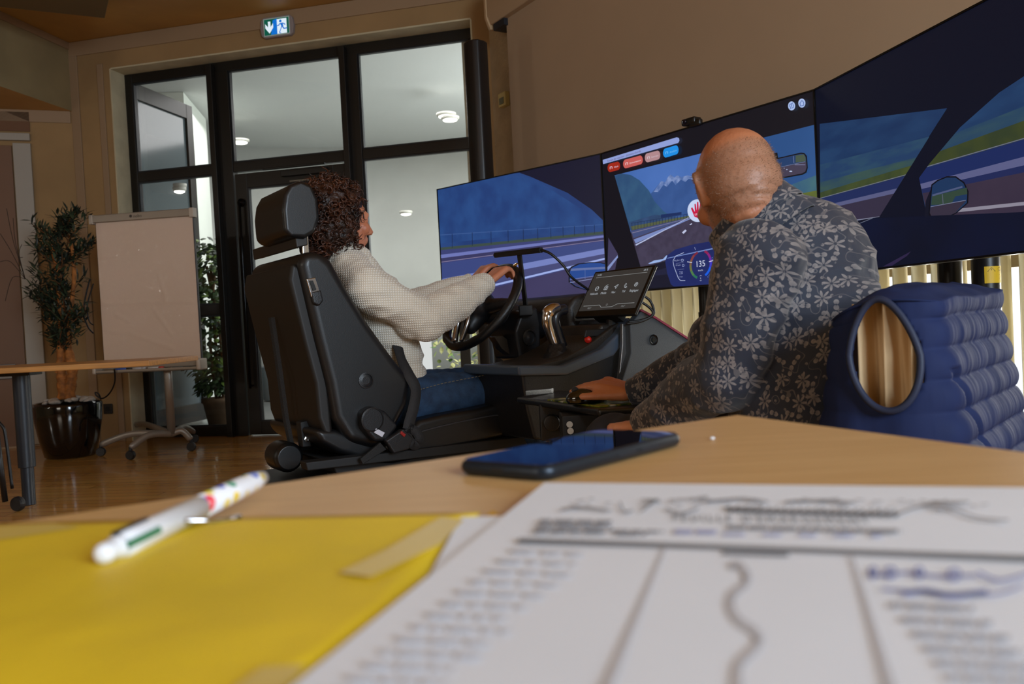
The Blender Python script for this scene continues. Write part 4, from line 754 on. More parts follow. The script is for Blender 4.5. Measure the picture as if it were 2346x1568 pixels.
for k in range(3):
    mb = MB(); mb.grid(lambda i, j: sh(.32*i, .31*j, zp-.0004*k)+V((.0006*k, -.0008*k, 0)), 24, 24); mb.build('sheet', m_pap, t, smooth=True)
pz = zp+.0026
def flat(mb, pts): mb.poly([onz(x, y, pz) for x, y in pts])
def stroke(mb, pts, w, sc=True):
    P_ = smooth_curve([V((x, y, 0)) for x, y in pts], 5)
    for i in range(len(P_)-1):
        A, B = P_[i], P_[i+1]; d = (B-A)
        if d.length < .01: continue
        n = V((-d.y, d.x, 0)).normalized()*w/2; flat(mb, [(A+n)[:2], (B+n)[:2], (B-n)[:2], (A-n)[:2]])
# header: mountain line drawing, title, sub title
mb = MB(); rr = random.Random(3)
for pts in ([(1285, 1168), (1330, 1162), (1400, 1170)], [(1420, 1150), (1430, 1172), (1450, 1170)], [(1470, 1172), (1500, 1148), (1512, 1152)], [(1525, 1165), (1560, 1176), (1600, 1165)], [(1620, 1150), (1700, 1142), (1760, 1150)],
            [(1660, 1164), (1740, 1172), (1900, 1176), (2060, 1180)], [(2060, 1176), (2120, 1158), (2180, 1165), (2240, 1186), (2310, 1192)], [(1800, 1150), (1880, 1146), (1960, 1152)], [(2130, 1150), (2220, 1150)]): stroke(mb, pts, 4)
for k in range(60): x = rr.uniform(1300, 2280); y = 1146+rr.uniform(-10, 12)+(x-1300)*.012; stroke(mb, [(x, y), (x+rr.uniform(5, 26), y+rr.uniform(-5, 4))], 2.2)
mb.build('line_drawing', m_ink, t)
def ptext(txt, p, q_, hpx, m, nm):
    A = onz(*p, pz); B = onz(*q_, pz); T_ = onz(p[0]+2, p[1]-hpx, pz); mb = MB(); add_text(mb, txt, (T_-A).length*1.35, A, (B-A).normalized(), (T_-A).normalized(), width=(B-A).length); return mb.build(nm, m, t)
ptext('Tour de France des Talents', (1660, 1172), (2060, 1180), 16, m_inkd, 'lettering') if False else None
mb = MB()
for k in range(22): x = 1665+k*18; stroke(mb, [(x, 1170+k*.5), (x+7, 1160+k*.45), (x+9, 1174+k*.5), (x+16, 1164+k*.5)], 3)
mb.build('script_lettering', m_inkd, t)
ptext('F E U I L L E   D\u2019 \u00c9 M A R G E M E N T', (1540, 1193), (1998, 1202), 16, m_inkd, 'lettering')
mb = MB()
def words(mb, x0, y0, x1, slope, h, gap=6):
    x = x0
    while x < x1:
        w = min(rr.uniform(22, 70), x1-x); flat(mb, [(x, y0+(x-x0)*slope), (x+w, y0+(x+w-x0)*slope), (x+w+h*.2, y0+(x+w-x0)*slope-h), (x+h*.2, y0+(x-x0)*slope-h)]); x += w+gap
words(mb, 1665, 1212, 2064, .024, 9); mb.build('subtitle_line', m_ink, t)
for a in ((1236, 1196, 1402, .02, 7), (1230, 1208, 1400, .02, 7), (1222, 1220, 1392, .02, 7), (1400, 1218, 1520, .02, 5), (1410, 1226, 1480, .02, 5)): mb = MB(); words(mb, *a); mb.build('printed_line', m_ink, t)
mb = MB(); words(mb, 1545, 1222, 1640, .01, 9, 9); words(mb, 1655, 1226, 2020, .01, 5, 40); mb.build('pen_notes', mat('ink_blue_pale', (170, 172, 206), .7), t)
mb = MB(); flat(mb, [(1190, 1232), (2460, 1276), (2462, 1288), (1186, 1243)]); flat(mb, [(1655, 1263), (1805, 1268), (1807, 1276), (1655, 1271)]); mb.build('table_rule', mat('ink_rule', (128, 128, 132), .7), t)
mb = MB(); flat(mb, [(1521, 1254), (1527, 1254), (1392, 1600), (1370, 1600)]); flat(mb, [(1948, 1272), (1954, 1272), (2060, 1600), (2040, 1600)]); mb.build('column_rule', mat('ink_mid', (196, 195, 200), .7), t)
mb = MB()
for k in range(13):
    y = 1264+k*22+k*k*.42; x0 = 1172-k*29-k*k*.45; ln = rr.uniform(150, 190)+k*5
    words(mb, x0, y, x0+ln, .05, 8+k*.4, 14)
mb.build('name_list', m_faint, t)
mb = MB(); stroke(mb, [(1672, 1300), (1690, 1292), (1712, 1318), (1706, 1340), (1680, 1360), (1672, 1385), (1690, 1420), (1728, 1445), (1740, 1470), (1715, 1500), (1690, 1530), (1694, 1600)], 18); mb.build('signature_line', mat('ink_mid', (196, 195, 200), .7), t)
mb = MB()
for cx_, cy_, rx_ in ((2000, 1312, 8), (2040, 1312, 12), (2106, 1312, 9), (2186, 1316, 14)): stroke(mb, circ(cx_, cy_, rx_, 12, 8)+[(cx_+rx_, cy_)], 5)
stroke(mb, [(1990, 1312), (2020, 1318), (2080, 1312), (2150, 1320), (2240, 1318)], 4); stroke(mb, [(2070, 1360), (2120, 1354), (2180, 1364), (2262, 1356)], 11); stroke(mb, [(2020, 1350), (2260, 1362), (2346, 1340)], 4); stroke(mb, [(2240, 1310), (2290, 1330), (2360, 1312)], 5)
mb.build('handwriting', m_blue, t)
mb = MB()
for k in range(6): words(mb, 2040+k*26, 1392+k*33, 2230+k*40, .05, 13, 12)
mb.build('stamp_printing', mat('ink_stamp', (168, 168, 176), .7), t)
# smartphone
pa, pb, pc = V((-.042, .547)), V((.017, .505)), V((.1265, .622)); ux = (pb-pa).normalized(); uy = (pc-pb).normalized(); Wd, Ln = .0725, .160
t = thing('smartphone', 'dark blue-grey smartphone lying face up on the beech table', 'phone', V((pa.x+.05, pa.y+.04, TZ)))
def pp(x, y, z): q = pb-ux*(Wd-x)+uy*y; return V((q.x, q.y, TZ+z))
def rrect(x0, y0, x1, y1, r, n=6):
    o = []
    for cx_, cy_, a in ((x1-r, y0+r, -90), (x1-r, y1-r, 0), (x0+r, y1-r, 90), (x0+r, y0+r, 180)):
        for k in range(n+1): b = math.radians(a+90*k/n); o.append((cx_+r*math.cos(b), cy_+r*math.sin(b)))
    return o
mb = MB(); rings = []
for ins, z in ((.0045, 0), (.0015, .0012), (0, .0038), (0, .0068), (.0012, .0092), (.0026, .0100)):
    rings.append([mb.bm.verts.new(pp(x, y, z+.0002)) for x, y in rrect(ins, ins, Wd-ins, Ln-ins, .010-ins*.5)])
for i in range(len(rings)-1):
    n = len(rings[i])
    for k in range(n): mb._f([rings[i][k], rings[i][(k+1) % n], rings[i+1][(k+1) % n], rings[i+1][k]])
mb._f(rings[0][::-1]); mb._f(rings[-1]); mb.build('body', mat('phone_frame', (36, 44, 54), .34, metal=.5), t, smooth=True)
mb = MB(); mb.prism([pp(x, y, .0100) for x, y in rrect(.0024, .0024, Wd-.0024, Ln-.0024, .0085)], (0, 0, .0005)); mb.build('screen_glass', mat('phone_glass', (5, 6, 9), .03, spec=.8), t)
mb = MB()
for y0, y1 in ((.075, .096), (.102, .125)): mb.prism([pp(Wd-.001, y0, .0045), pp(Wd-.001, y1, .0045), pp(Wd-.001, y1, .0068), pp(Wd-.001, y0, .0068)], V((ux.x*.0014, ux.y*.0014, 0)))
mb.build('side_button', mat('phone_button', (52, 60, 72), .3, metal=.6), t)
mb = MB(); mb.prism([pp(.030, .0004, .0042), pp(.039, .0004, .0042), pp(.039, .0004, .0068), pp(.030, .0004, .0068)], V((-uy.x*.0006, -uy.y*.0006, 0)))
for x in (.018, .046, .049, .052): mb.prism([pp(x, .0004, .005), pp(x+.0012, .0004, .005), pp(x+.0012, .0004, .0062), pp(x, .0004, .0062)], V((-uy.x*.0006, -uy.y*.0006, 0)))
mb.build('port', mat('port_black', (4, 4, 5), .5), t)
# four colour pen
p0 = onz(240, 1268, TZ+.0105); p1 = V((-.1545, .503, TZ+.0135)); ax = (p1-p0).normalized(); Lp = (p1-p0).length
t = thing('ballpoint_pen', 'white four colour ballpoint pen with bright flower print resting on the yellow folder', 'pen', p0.lerp(p1, .5)-V((0, 0, .006)))
mw = mat('pen_white', (232, 234, 240), .3); n1 = ax.cross(V((0, 0, 1))).normalized(); n2 = n1.cross(ax)
def printed():
    m = bpy.data.materials.new('pen_flower_print'); m.use_nodes = True; nt = m.node_tree; N = nt.nodes; L = nt.links; b = N['Principled BSDF']; b.inputs['Roughness'].default_value = .3
    tc = N.new('ShaderNodeTexCoord'); vo = N.new('ShaderNodeTexVoronoi'); vo.inputs['Scale'].default_value = 120; L.new(tc.outputs['Object'], vo.inputs['Vector'])
    cr = N.new('ShaderNodeValToRGB'); cr.color_ramp.interpolation = 'CONSTANT'; sp = N.new('ShaderNodeSeparateColor'); L.new(vo.outputs['Color'], sp.inputs[0]); L.new(sp.outputs[0], cr.inputs[0])
    els = [(0, (238, 206, 60)), (.25, (50, 90, 200)), (.42, (240, 240, 244)), (.6, (226, 50, 60)), (.7, (238, 210, 70)), (.84, (40, 150, 110)), (.92, (240, 240, 244))]
    e = cr.color_ramp.elements; e[0].position = 0; e[0].color = rgb(els[0][1]); e[1].position = els[1][0]; e[1].color = rgb(els[1][1])
    for p_, c_ in els[2:]: x = e.new(p_); x.color = rgb(c_)
    mr = N.new('ShaderNodeMath'); mr.operation = 'LESS_THAN'; mr.inputs[1].default_value = .42; L.new(vo.outputs['Distance'], mr.inputs[0]); mx = N.new('ShaderNodeMixRGB'); mx.inputs[1].default_value = rgb((238, 238, 242)); L.new(mr.outputs[0], mx.inputs[0]); L.new(cr.outputs[0], mx.inputs[2]); L.new(mx.outputs[0], b.inputs['Base Color']); return m
def lathe_ax(prof, m, nm): mb = MB(); mb.lathe([(r, h) for r, h in prof], p0, ax, 24); return mb.build(nm, m, t, smooth=True)
R_ = .0062
lathe_ax([(R_*.98, .010), (R_, .02), (R_, Lp*.50)], mw, 'barrel'); lathe_ax([(R_, Lp*.50), (R_*.99, Lp*.75), (R_*.9, Lp*.90), (R_*.6, Lp*.98)], printed(), 'printed_grip'); lathe_ax([(R_*.62, Lp*.975), (R_*.45, Lp*.99), (.0008, Lp*1.0)], mw, 'nose')
lathe_ax([(.002, -.004), (.0042, -.002), (.0046, .002), (.0036, .005), (R_*.75, .007), (R_*.98, .011)], mw, 'top')
for ang, c_, nm in ((95, (22, 24, 34), 'black_slider'), (12, (20, 110, 70), 'green_slider'), (175, (190, 40, 44), 'red_slider'), (-85, (40, 70, 180), 'blue_slider')):
    a = math.radians(ang); d = n1*math.cos(a)+n2*math.sin(a); s_ = ax.cross(d)
    mb = MB(); A = p0+ax*.008+d*(R_*.8); mb.prism([A-s_*.0017, A+s_*.0017, A+s_*.0017+ax*.024, A-s_*.0017+ax*.024], d*.0021); mb.build(nm, mat('slider_%s' % nm, c_, .35), t, bevel=.0005)
mb = MB(); q0 = onz(500, 1196, TZ+.006); q1 = onz(552, 1184, TZ+.006); mb.tube([p0+ax*.052+n1*R_, q0.lerp(q1, .2), q1], .0013, 8); mb.build('clip', mat('clip_chrome', (200, 200, 204), .15, metal=1), t, smooth=True)
cr_ = onz(1632, 1008, TZ); mb = MB(); mb.ball(cr_+V((0, 0, .0012)), (.002, .0016, .0012)); tag(mb.build('crumb', mw), 'tiny white crumb on the table right of the phone, near the far corner', 'crumb')

# ================================================================ DRIVING RIG
S = VP((-.54, 2.69), (.825, .565)); H3 = V((S.d.x, S.d.y, 0)); L3 = V((S.n.x, S.n.y, 0)); Z3 = V((0, 0, 1))
m_lea = mat('black_leather', (11, 11, 13), .45, bump=.06, bs=420, coat=.1); m_leab = mat('brown_black_back', (18, 14, 11), .55); m_pl = mat('rig_plastic', (24, 24, 27), .42, bump=.1, bs=300); m_chr = mat('satin_chrome', (190, 186, 182), .2, metal=1); m_matt = mat('rig_matt', (12, 12, 13), .6)
seat = thing('driver_seat', 'black leather driving seat with headrest, seen from behind right', 'seat', S.P(.0, .1))
def sprism(nm, pts, wr, w0, w1, m, par=seat, bevel=.02, seg=4, smooth=True):
    uz = [S.uz(x, y, wr) for x, y in pts]; mb = MB(); mb.prism([S.P(u, z, w0) for u, z in uz], S.P(0, 0, w1)-S.P(0, 0, w0)); return mb.build(nm, m, par, bevel=bevel, seg=seg)
# backrest: side silhouette extruded across the seat, softly rounded
bk = [(690, 578), (735, 574), (762, 596), (800, 662), (846, 738), (905, 820), (948, 872), (938, 930), (905, 990), (868, 1032), (800, 1014), (766, 960), (752, 880), (726, 780), (700, 670), (686, 610)]
sprism('backrest', bk, .24, .24, -.23, m_lea, bevel=.05, seg=5)
sprism('back_shell', [(676, 600), (700, 612), (716, 700), (742, 800), (762, 890), (772, 1000), (756, 1008), (738, 960), (730, 880), (706, 790), (684, 700), (670, 640)], .24, .215, -.225, m_leab, bevel=.02)
sprism('headrest', [(664, 424), (690, 412), (716, 424), (730, 456), (734, 500), (724, 532), (700, 546), (668, 544), (652, 530), (648, 480), (652, 446)], .12, .12, -.16, m_lea, bevel=.045, seg=5)
mb = MB()
for wv in (.085, .045):
    u, z = S.uz(690, 575, wv); mb.prism([S.P(u+.0, z-.06, wv), S.P(u+.022, z-.06, wv), S.P(u+.022, z+.075, wv), S.P(u, z+.075, wv)], L3*.012)
mb.build('headrest_post', m_chr, seat, bevel=.003)
sprism('shelf_bar', [(676, 540), (704, 536), (706, 562), (680, 568)], .10, .10, -.32, mat('bar_brown', (34, 28, 24), .5), bevel=.004)
sprism('strap_guide', [(700, 640), (722, 636), (734, 672), (712, 682)], .245, .25, .238, m_chr, bevel=.003); sprism('guide_slot', [(708, 644), (716, 643), (724, 664), (716, 667)], .25, .254, .246, m_matt, bevel=.001)
sprism('guide_cap', [(710, 670), (734, 664), (740, 690), (730, 702), (716, 696)], .245, .252, .236, m_pl, bevel=.006)
u, z = S.uz(838, 872, .24); mb = MB(); mb.lathe([(.024, -.004), (.024, .003), (.020, .004), (.019, .0), (.012, .002), (.001, .002)], S.P(u, z, .241), L3, 26); mb.build('side_button', m_pl, seat, smooth=False)
sprism('recliner_cover', [(822, 944), (846, 930), (876, 942), (906, 975), (880, 1010), (852, 1012), (828, 984)], .255, .28, .23, m_pl, bevel=.012)
u, z = S.uz(853, 962, .28); mb = MB(); mb.lathe([(.036, 0), (.036, .004), (.032, .006), (.0315, .003), (.001, .003)], S.P(u, z, .279), L3, 28); mb.build('recliner_disc', m_pl, seat)
sprism('white_tag', [(862, 982), (882, 992), (876, 1002), (858, 992)], .285, .284, .282, mat('tag_white', (205, 205, 215), .5), bevel=0)
# cushion
cu = [(930, 992), (962, 964), (1020, 950), (1090, 938), (1140, 926), (1172, 930), (1184, 956), (1180, 980), (1150, 1004), (1080, 1020), (1000, 1036), (900, 1050), (880, 1024)]
sprism('cushion', cu, .25, .25, -.25, m_lea, bevel=.035, seg=5)
sprism('back_roll', [(722, 985), (770, 985), (824, 1004), (880, 1030), (900, 1052), (850, 1060), (780, 1040), (735, 1015)], .22, .22, -.22, m_lea, bevel=.025, seg=4)
mb = MB(); mb.tube(smooth_curve([S.at(x, y, .252) for x, y in [(930, 1000), (1000, 980), (1080, 962), (1140, 952), (1172, 958)]], 6), .0022, 6); mb.build('piping', mat('piping_grey', (52, 54, 60), .4), seat)
sprism('seat_base', [(735, 1052), (900, 1060), (1170, 1000), (1176, 1030), (1120, 1080), (770, 1086), (760, 1062)], .2, .2, -.2, m_matt, bevel=.006)
sprism('slide_rail', [(700, 1060), (1200, 1000), (1210, 1022), (705, 1080)], .26, .26, .21, m_matt, bevel=.004)
mb = MB(); a = S.at(760, 1100, .15); mb.prism([S.P(-.30, .06, .22), S.P(.40, .06, .22), S.P(.40, .06, -.22), S.P(-.30, .06, -.22)], (0, 0, .33)); mb.build('pedestal', m_matt, seat, bevel=.01)
mb = MB(); r0 = S.at(650, 1045, .02); mb.lathe([(.001, -.055), (.042, -.055), (.046, -.04), (.046, .04), (.036, .055), (.001, .055)], r0, L3, 26); mb.build('belt_retractor', mat('retractor_black', (16, 16, 17), .35), seat, smooth=False, bevel=.002)
mb = MB(); mb.tube([r0+V((.03, 0, .0)), S.at(655, 960, .02), S.at(640, 850, .02), S.at(622, 728, .02)], .012, 4, flat=.25); mb.tube([S.at(668, 1030, .02), S.at(760, 1018, .02)], .008, 6); mb.build('belt_webbing', mat('webbing_black', (14, 14, 15), .7, bump=.3, bs=400), seat)
sprism('bracket', [(688, 968), (712, 962), (714, 1024), (694, 1026)], .1, .1, .06, m_matt, bevel=.004); u, z = S.uz(702, 1006, .1); mb = MB(); mb.lathe([(.009, 0), (.009, .006), (.005, .007), (.005, .004), (.001, .004)], S.P(u, z, .1), L3, 6); mb.build('bolt', m_chr, seat)
# lap belt and buckle
mbw = MC['webbing_black']
def ribbon(pts, w, nm, m, wo=.275, par=seat):
    P_ = smooth_curve([S.at(x, y, wo+(q[0] if q else 0)) for x, y, *q in pts], 6); mb = MB()
    A = []
    for i, p in enumerate(P_):
        d = (P_[min(i+1, len(P_)-1)]-P_[max(i-1, 0)]).normalized(); s_ = d.cross(L3).normalized(); A.append((p-s_*w/2, p+s_*w/2))
    for i in range(len(A)-1): mb.poly([A[i][0], A[i][1], A[i+1][1], A[i+1][0]])
    bmesh.ops.remove_doubles(mb.bm, verts=mb.bm.verts, dist=1e-5); o = mb.build(nm, m, par, smooth=True); s = o.modifiers.new('s', 'SOLIDIFY'); s.thickness = .002; return o
ribbon([(898, 752, -.19), (912, 800, -.13), (922, 830, -.08), (938, 862, -.04), (952, 892, -.02), (948, 930), (938, 966), (934, 984)], .036, 'lap_belt', mat('webbing_grey', (38, 38, 40), .75, bump=.3, bs=400))
ribbon([(935, 980), (955, 992), (960, 1012), (948, 1020), (934, 1004), (930, 984)], .03, 'belt_loop', MC['webbing_grey'])
sprism('buckle', [(880, 1010), (922, 982), (944, 1004), (934, 1030), (900, 1040)], .29, .30, .275, m_pl, bevel=.006); sprism('buckle_release', [(920, 988), (930, 996), (926, 1002), (917, 994)], .303, .304, .298, mat('release_red', (150, 30, 26), .4), bevel=.001); sprism('belt_anchor', [(870, 1014), (884, 1030), (830, 1064), (824, 1052)], .285, .29, .28, mbw, bevel=.002)
# the simulator console, dashboard and platform
rig = thing('driving_simulator', 'black driving simulator console with steering wheel, gear lever and platform', 'simulator', S.P(.6, 0))
mb = MB(); mb.bx(S, -.45, 1.35, 0.0, .06, -.42, .46); mb.build('platform', mat('platform_grey', (52, 54, 58), .6), rig, bevel=.005)
# dashboard with a curved brow
mb = MB(); pr = [(.80, .70), (.78, .80), (.77, .88), (.80, .918), (.86, .93), (.98, .92), (1.05, .86), (1.06, .5), (.95, .45), (.92, .62)]
mb.prism([S.P(u, z, -.34) for u, z in pr], S.P(0, 0, .20)-S.P(0, 0, -.34)); mb.build('dashboard', mat('dash_brown_black', (34, 30, 28), .5, bump=.15, bs=200), rig, bevel=.02, seg=4)
sprism('instrument_pod', [(1196, 712), (1232, 704), (1240, 740), (1240, 820), (1192, 824), (1180, 760)], .12, .12, -.05, m_pl, rig, bevel=.012)
u, z = S.uz(1212, 774, .12); mb = MB(); mb.lathe([(.030, -.002), (.030, .006), (.025, .007), (.023, .0), (.010, .002), (.001, .004)], S.P(u, z, .12), L3, 28); mb.build('air_vent', mat('vent_grey', (34, 36, 40), .3), rig)
sprism('column_bracket', [(1132, 772), (1152, 770), (1190, 800), (1180, 822), (1150, 800)], .06, .06, .02, mat('bracket_brown', (62, 50, 38), .4, metal=.4), rig, bevel=.002)
# console beside the driver
co = [(1187, 838), (1290, 838), (1380, 800), (1418, 764), (1440, 728), (1448, 742), (1440, 772), (1408, 815), (1300, 860), (1190, 862)]
sprism('console_rim', co, .45, .45, .12, mat('rim_bluegrey', (64, 78, 96), .34, coat=.3), rig, bevel=.008)
sprism('console_body', [(1200, 856), (1300, 856), (1404, 812), (1436, 770), (1446, 830), (1420, 900), (1400, 1010), (1230, 1010), (1212, 940)], .44, .43, .14, m_pl, rig, bevel=.01)
sprism('console_deck', [(1196, 842), (1280, 822), (1340, 790), (1400, 745), (1436, 728), (1436, 742), (1380, 806), (1290, 846), (1200, 850)], .40, .42, .15, mat('deck_brown', (38, 33, 29), .5, bump=.15, bs=200), rig, bevel=.006)
sprism('console_block', [(1335, 745), (1430, 742), (1418, 760), (1370, 800), (1310, 815)], .30, .40, .14, MC['deck_brown'], rig, bevel=.012)
sprism('button_recess', [(1342, 756), (1416, 752), (1408, 768), (1338, 774)], .402, .404, .396, m_matt, rig, bevel=.004)
for px_, py_, c_, nm in ((1348, 779, (196, 34, 24), 'red_button'), (1394, 783, (30, 28, 28), 'black_button')):
    u, z = S.uz(px_, py_, .405); mb = MB(); mb.lathe([(.012, 0), (.012, .004), (.009, .005), (.0085, .012), (.006, .014), (.001, .0145)], S.P(u, z, .402), (L3-H3*.4+Z3*.3), 20); mb.build(nm, mat('btn_'+nm, c_, .3), rig, smooth=True)
mb = MB(); mb.tube(smooth_curve([S.at(1196, 846, .40), S.at(1230, 838, .40), S.at(1280, 832, .40), S.at(1345, 812, .40)], 5), .0035, 6); mb.build('deck_trim', mat('trim_gold', (150, 112, 66), .3, metal=.8), rig)
# gear lever
mb = MB(); P_ = smooth_curve([S.at(1272, 792, .33), S.at(1262, 765, .33), S.at(1254, 738, .33), S.at(1256, 720, .33), S.at(1266, 710, .33), S.at(1278, 707, .33)], 5)
mb.tube(P_, [.014+.006*math.sin(i/len(P_)*PI)+(.004 if i > 14 else 0) for i in range(len(P_))], 14); mb.build('gear_lever', mat('lever_chrome', (206, 196, 188), .16, metal=1), rig, smooth=True)
mb = MB(); P_ = [p+H3*.03-Z3*.005 for p in P_]; mb.tube(P_, .018, 12); mb.build('lever_grip', mat('grip_navy', (20, 24, 32), .35, coat=.4), rig, smooth=True)
mb = MB(); q = S.at(1276, 812, .33); mb.lathe([(.055, -.03), (.05, -.01), (.036, .01), (.026, .035)], q, (0, 0, 1), 16); mb.build('lever_boot', mat('boot_leather', (18, 20, 26), .5, bump=.8, bs=40), rig, smooth=True)
# silver strip and grey side panel with bolts
sprism('silver_strip', [(1424, 742), (1446, 744), (1450, 800), (1432, 838), (1420, 905), (1412, 905), (1420, 830), (1424, 790)], .47, .475, .462, mat('strip_silver', (150, 150, 150), .3, metal=.9), rig, bevel=.002)
pn = [(1444, 745), (1470, 712), (1500, 728), (1600, 790), (1700, 850), (1700, 960), (1420, 960), (1424, 880), (1446, 810)]
sprism('side_panel', pn, .50, .50, .47, mat('panel_slate', (52, 58, 64), .5, bump=.15, bs=500), rig, bevel=.004)
sprism('red_edge', [(1466, 712), (1470, 709), (1500, 725), (1584, 779), (1584, 784), (1500, 730)], .503, .506, .49, mat('edge_red', (130, 24, 60), .4), rig, bevel=0)
for px_, py_ in ((1497, 779), (1465, 867)):
    u, z = S.uz(px_, py_, .5); mb = MB(); mb.lathe([(.017, 0), (.0185, .002), (.0175, .004), (.015, .001), (.009, -.001), (.008, .002), (.001, .002)], S.P(u, z, .5), L3, 24); mb.build('panel_bolt', mat('bolt_black', (14, 15, 17), .3, metal=.4), rig, smooth=False)
sprism('ground_grille', [(1668, 900), (1682, 884), (1696, 896), (1698, 940), (1670, 944), (1678, 924)], .60, .62, .60, mat('grille_white', (216, 216, 212), .5), rig, bevel=.004)
mb = MB()
for k in range(7): y = 893+k*5; mb.prism([S.at(1674, y, .624), S.at(1692, y, .624), S.at(1692, y+1.6, .624), S.at(1674, y+1.6, .624)], L3*.001)
mb.build('grille_slot', mat('slot_black', (20, 20, 20), .5), rig)
# steering wheel
wc = S.P(.53, .896, 0); tau = math.radians(38); wu = (Z3*math.cos(tau)+H3*math.sin(tau)); wN = (-H3*math.cos(tau)+Z3*math.sin(tau)); wr_ = L3; RR = .178
def wp(a, r=RR, d=0): return wc+wr_*math.cos(a)*r+wu*math.sin(a)*r*(1 if math.sin(a) > -.8 else .96)+wN*d
mb = MB(); n = 56; pts = [wp(2*PI*k/n) for k in range(n)]
vs = []
for k in range(n):
    a = 2*PI*k/n; ring = []; rad = (wp(a)-wc).normalized()
    for j in range(12): b = 2*PI*j/12; ring.append(mb.bm.verts.new(wp(a)+rad*math.cos(b)*.0175+wN*math.sin(b)*.0165))
    vs.append(ring)
for k in range(n):
    for j in range(12): mb._f([vs[k][j], vs[k][(j+1) % 12], vs[(k+1) % n][(j+1) % 12], vs[(k+1) % n][j]])
sw = mb.build('steering_wheel', mat('wheel_leather', (18, 18, 20), .38, bump=.15, bs=300), rig, smooth=True)
mb = MB()
for a in (PI*.02, PI*.98): mb.limb(wc+wN*.0, wp(a, RR*.95), .035, .02, 8, flat=(1, 1, 1))
mb.limb(wc, wp(-PI/2, RR*.5), .05, .03, 5); mb.ball(wc+wN*.012, .062)
remesh(mb, 'hub', mat('hub_plastic', (22, 22, 24), .4), sw, voxel=.006, smooth=8)
for sgn in (-1, 1):
    mb = MB(); a0 = wc+wr_*sgn*.028-wu*.03+wN*.05; a1 = wp(-PI/2+sgn*.14, RR*.93, .012); mb.tube(smooth_curve([a0+wr_*sgn*.05+wu*.02, a0, a0.lerp(a1, .5)+wr_*sgn*.01, a1], 5), .0075, 10, flat=1.5); mb.build('chrome_spoke', m_chr, sw, smooth=True)
mb = MB(); mb.tube([wc-wN*.02, wc+H3*.14-Z3*.04, wc+H3*.3-Z3*.09], .048, 20); mb.build('steering_column', m_pl, rig, smooth=True)
# mouse tray, clamp and box under it
trp = [(.005, 2.36), (.195, 1.945), (.335, 1.93), (.42, 2.2), (.13, 2.52)]
mb = MB(); mb.prism([V((x, y, .606)) for x, y in trp], (0, 0, .018)); mb.build('mouse_tray', mat('tray_black', (22, 21, 21), .3, bump=.1, bs=300), rig, bevel=.006, seg=3)
mb = MB(); a, b = at(1204, 908, 2.33), at(1262, 903, 2.42); mb.prism([a, b, b+V((0, 0, .016)), a+V((0, 0, .016))], (.01, .02, 0)); mb.build('tray_lip', MC['tray_black'], rig, bevel=.002)
mb = MB(); q = at(1262, 965, 2.25); mb.box(q, (.06, .06, .10)); mb.lathe([(.022, -.02), (.022, .02)], q+V((0, -.03, -.0)), (0, 1, 0), 16); mb.tube([q, q+V((.1, .15, -.3)), q+V((.12, .3, -.5))], .02, 10); mb.build('tray_clamp', m_pl, rig, bevel=.004)
mb = MB(); q = at(1375, 978, 2.1); mb.box(q, (.20, .12, .08)); mb.build('control_box', m_matt, rig, bevel=.004)
mb = MB()
for px_, py_ in ((1305, 973), (1307, 988)): q = at(px_, py_, 2.036); mb.prism([q+V((.008*math.cos(a), 0, .008*math.sin(a))) for a in [k*PI/8 for k in range(16)]], (0, -.001, 0))
mb.build('round_sticker', mat('sticker_white', (190, 190, 186), .5), rig)
# mouse mat and mouse
mm_ = [(1254, 918), (1372, 934), (1478, 924), (1400, 903)]
def matprint():
    m = bpy.data.materials.new('mat_print'); m.use_nodes = True; nt = m.node_tree; N = nt.nodes; L = nt.links; b = N['Principled BSDF']; tc = N.new('ShaderNodeTexCoord'); nz = N.new('ShaderNodeTexNoise'); nz.inputs['Scale'].default_value = 26; L.new(tc.outputs['Object'], nz.inputs['Vector'])
    cr = N.new('ShaderNodeValToRGB'); e = cr.color_ramp.elements; e[0].position = .42; e[0].color = rgb((34, 60, 24)); e[1].position = .5; e[1].color = rgb((140, 136, 24)); x = e.new(.6); x.color = rgb((60, 96, 30)); x = e.new(.68); x.color = rgb((200, 200, 190)); L.new(nz.outputs['Fac'], cr.inputs[0]); L.new(cr.outputs[0], b.inputs['Base Color']); return m
t = thing('mouse_mat', 'mouse mat printed in green and yellow on the black tray', 'mouse mat', onz(1372, 918, .625)); mb = MB(); mb.prism([onz(x, y, .6245) for x, y in mm_], (0, 0, .003)); mb.build('mat', matprint(), t)
mc_ = onz(1345, 903, .65); t = thing('computer_mouse', 'glossy black computer mouse under the right hand of the bald man', 'mouse', V((mc_.x, mc_.y, .628)))
mb = MB(); rz = Matrix.Rotation(.25, 3, 'Z'); mb.ball(V((mc_.x, mc_.y, .640)), (.056, .032, .027), rz, 3)
for v in mb.bm.verts: v.co.z = max(v.co.z, .6282)
mb.build('shell', mat('mouse_gloss', (8, 8, 9), .08, coat=.8), t, smooth=True); mb = MB(); mb.lathe([(.001, -.003), (.009, -.003), (.009, .003), (.001, .003)], V((mc_.x-.03, mc_.y-.006, .661)), (0, 1, 0), 14); mb.build('scroll_wheel', mat('scroll_grey', (40, 40, 42), .4), t)
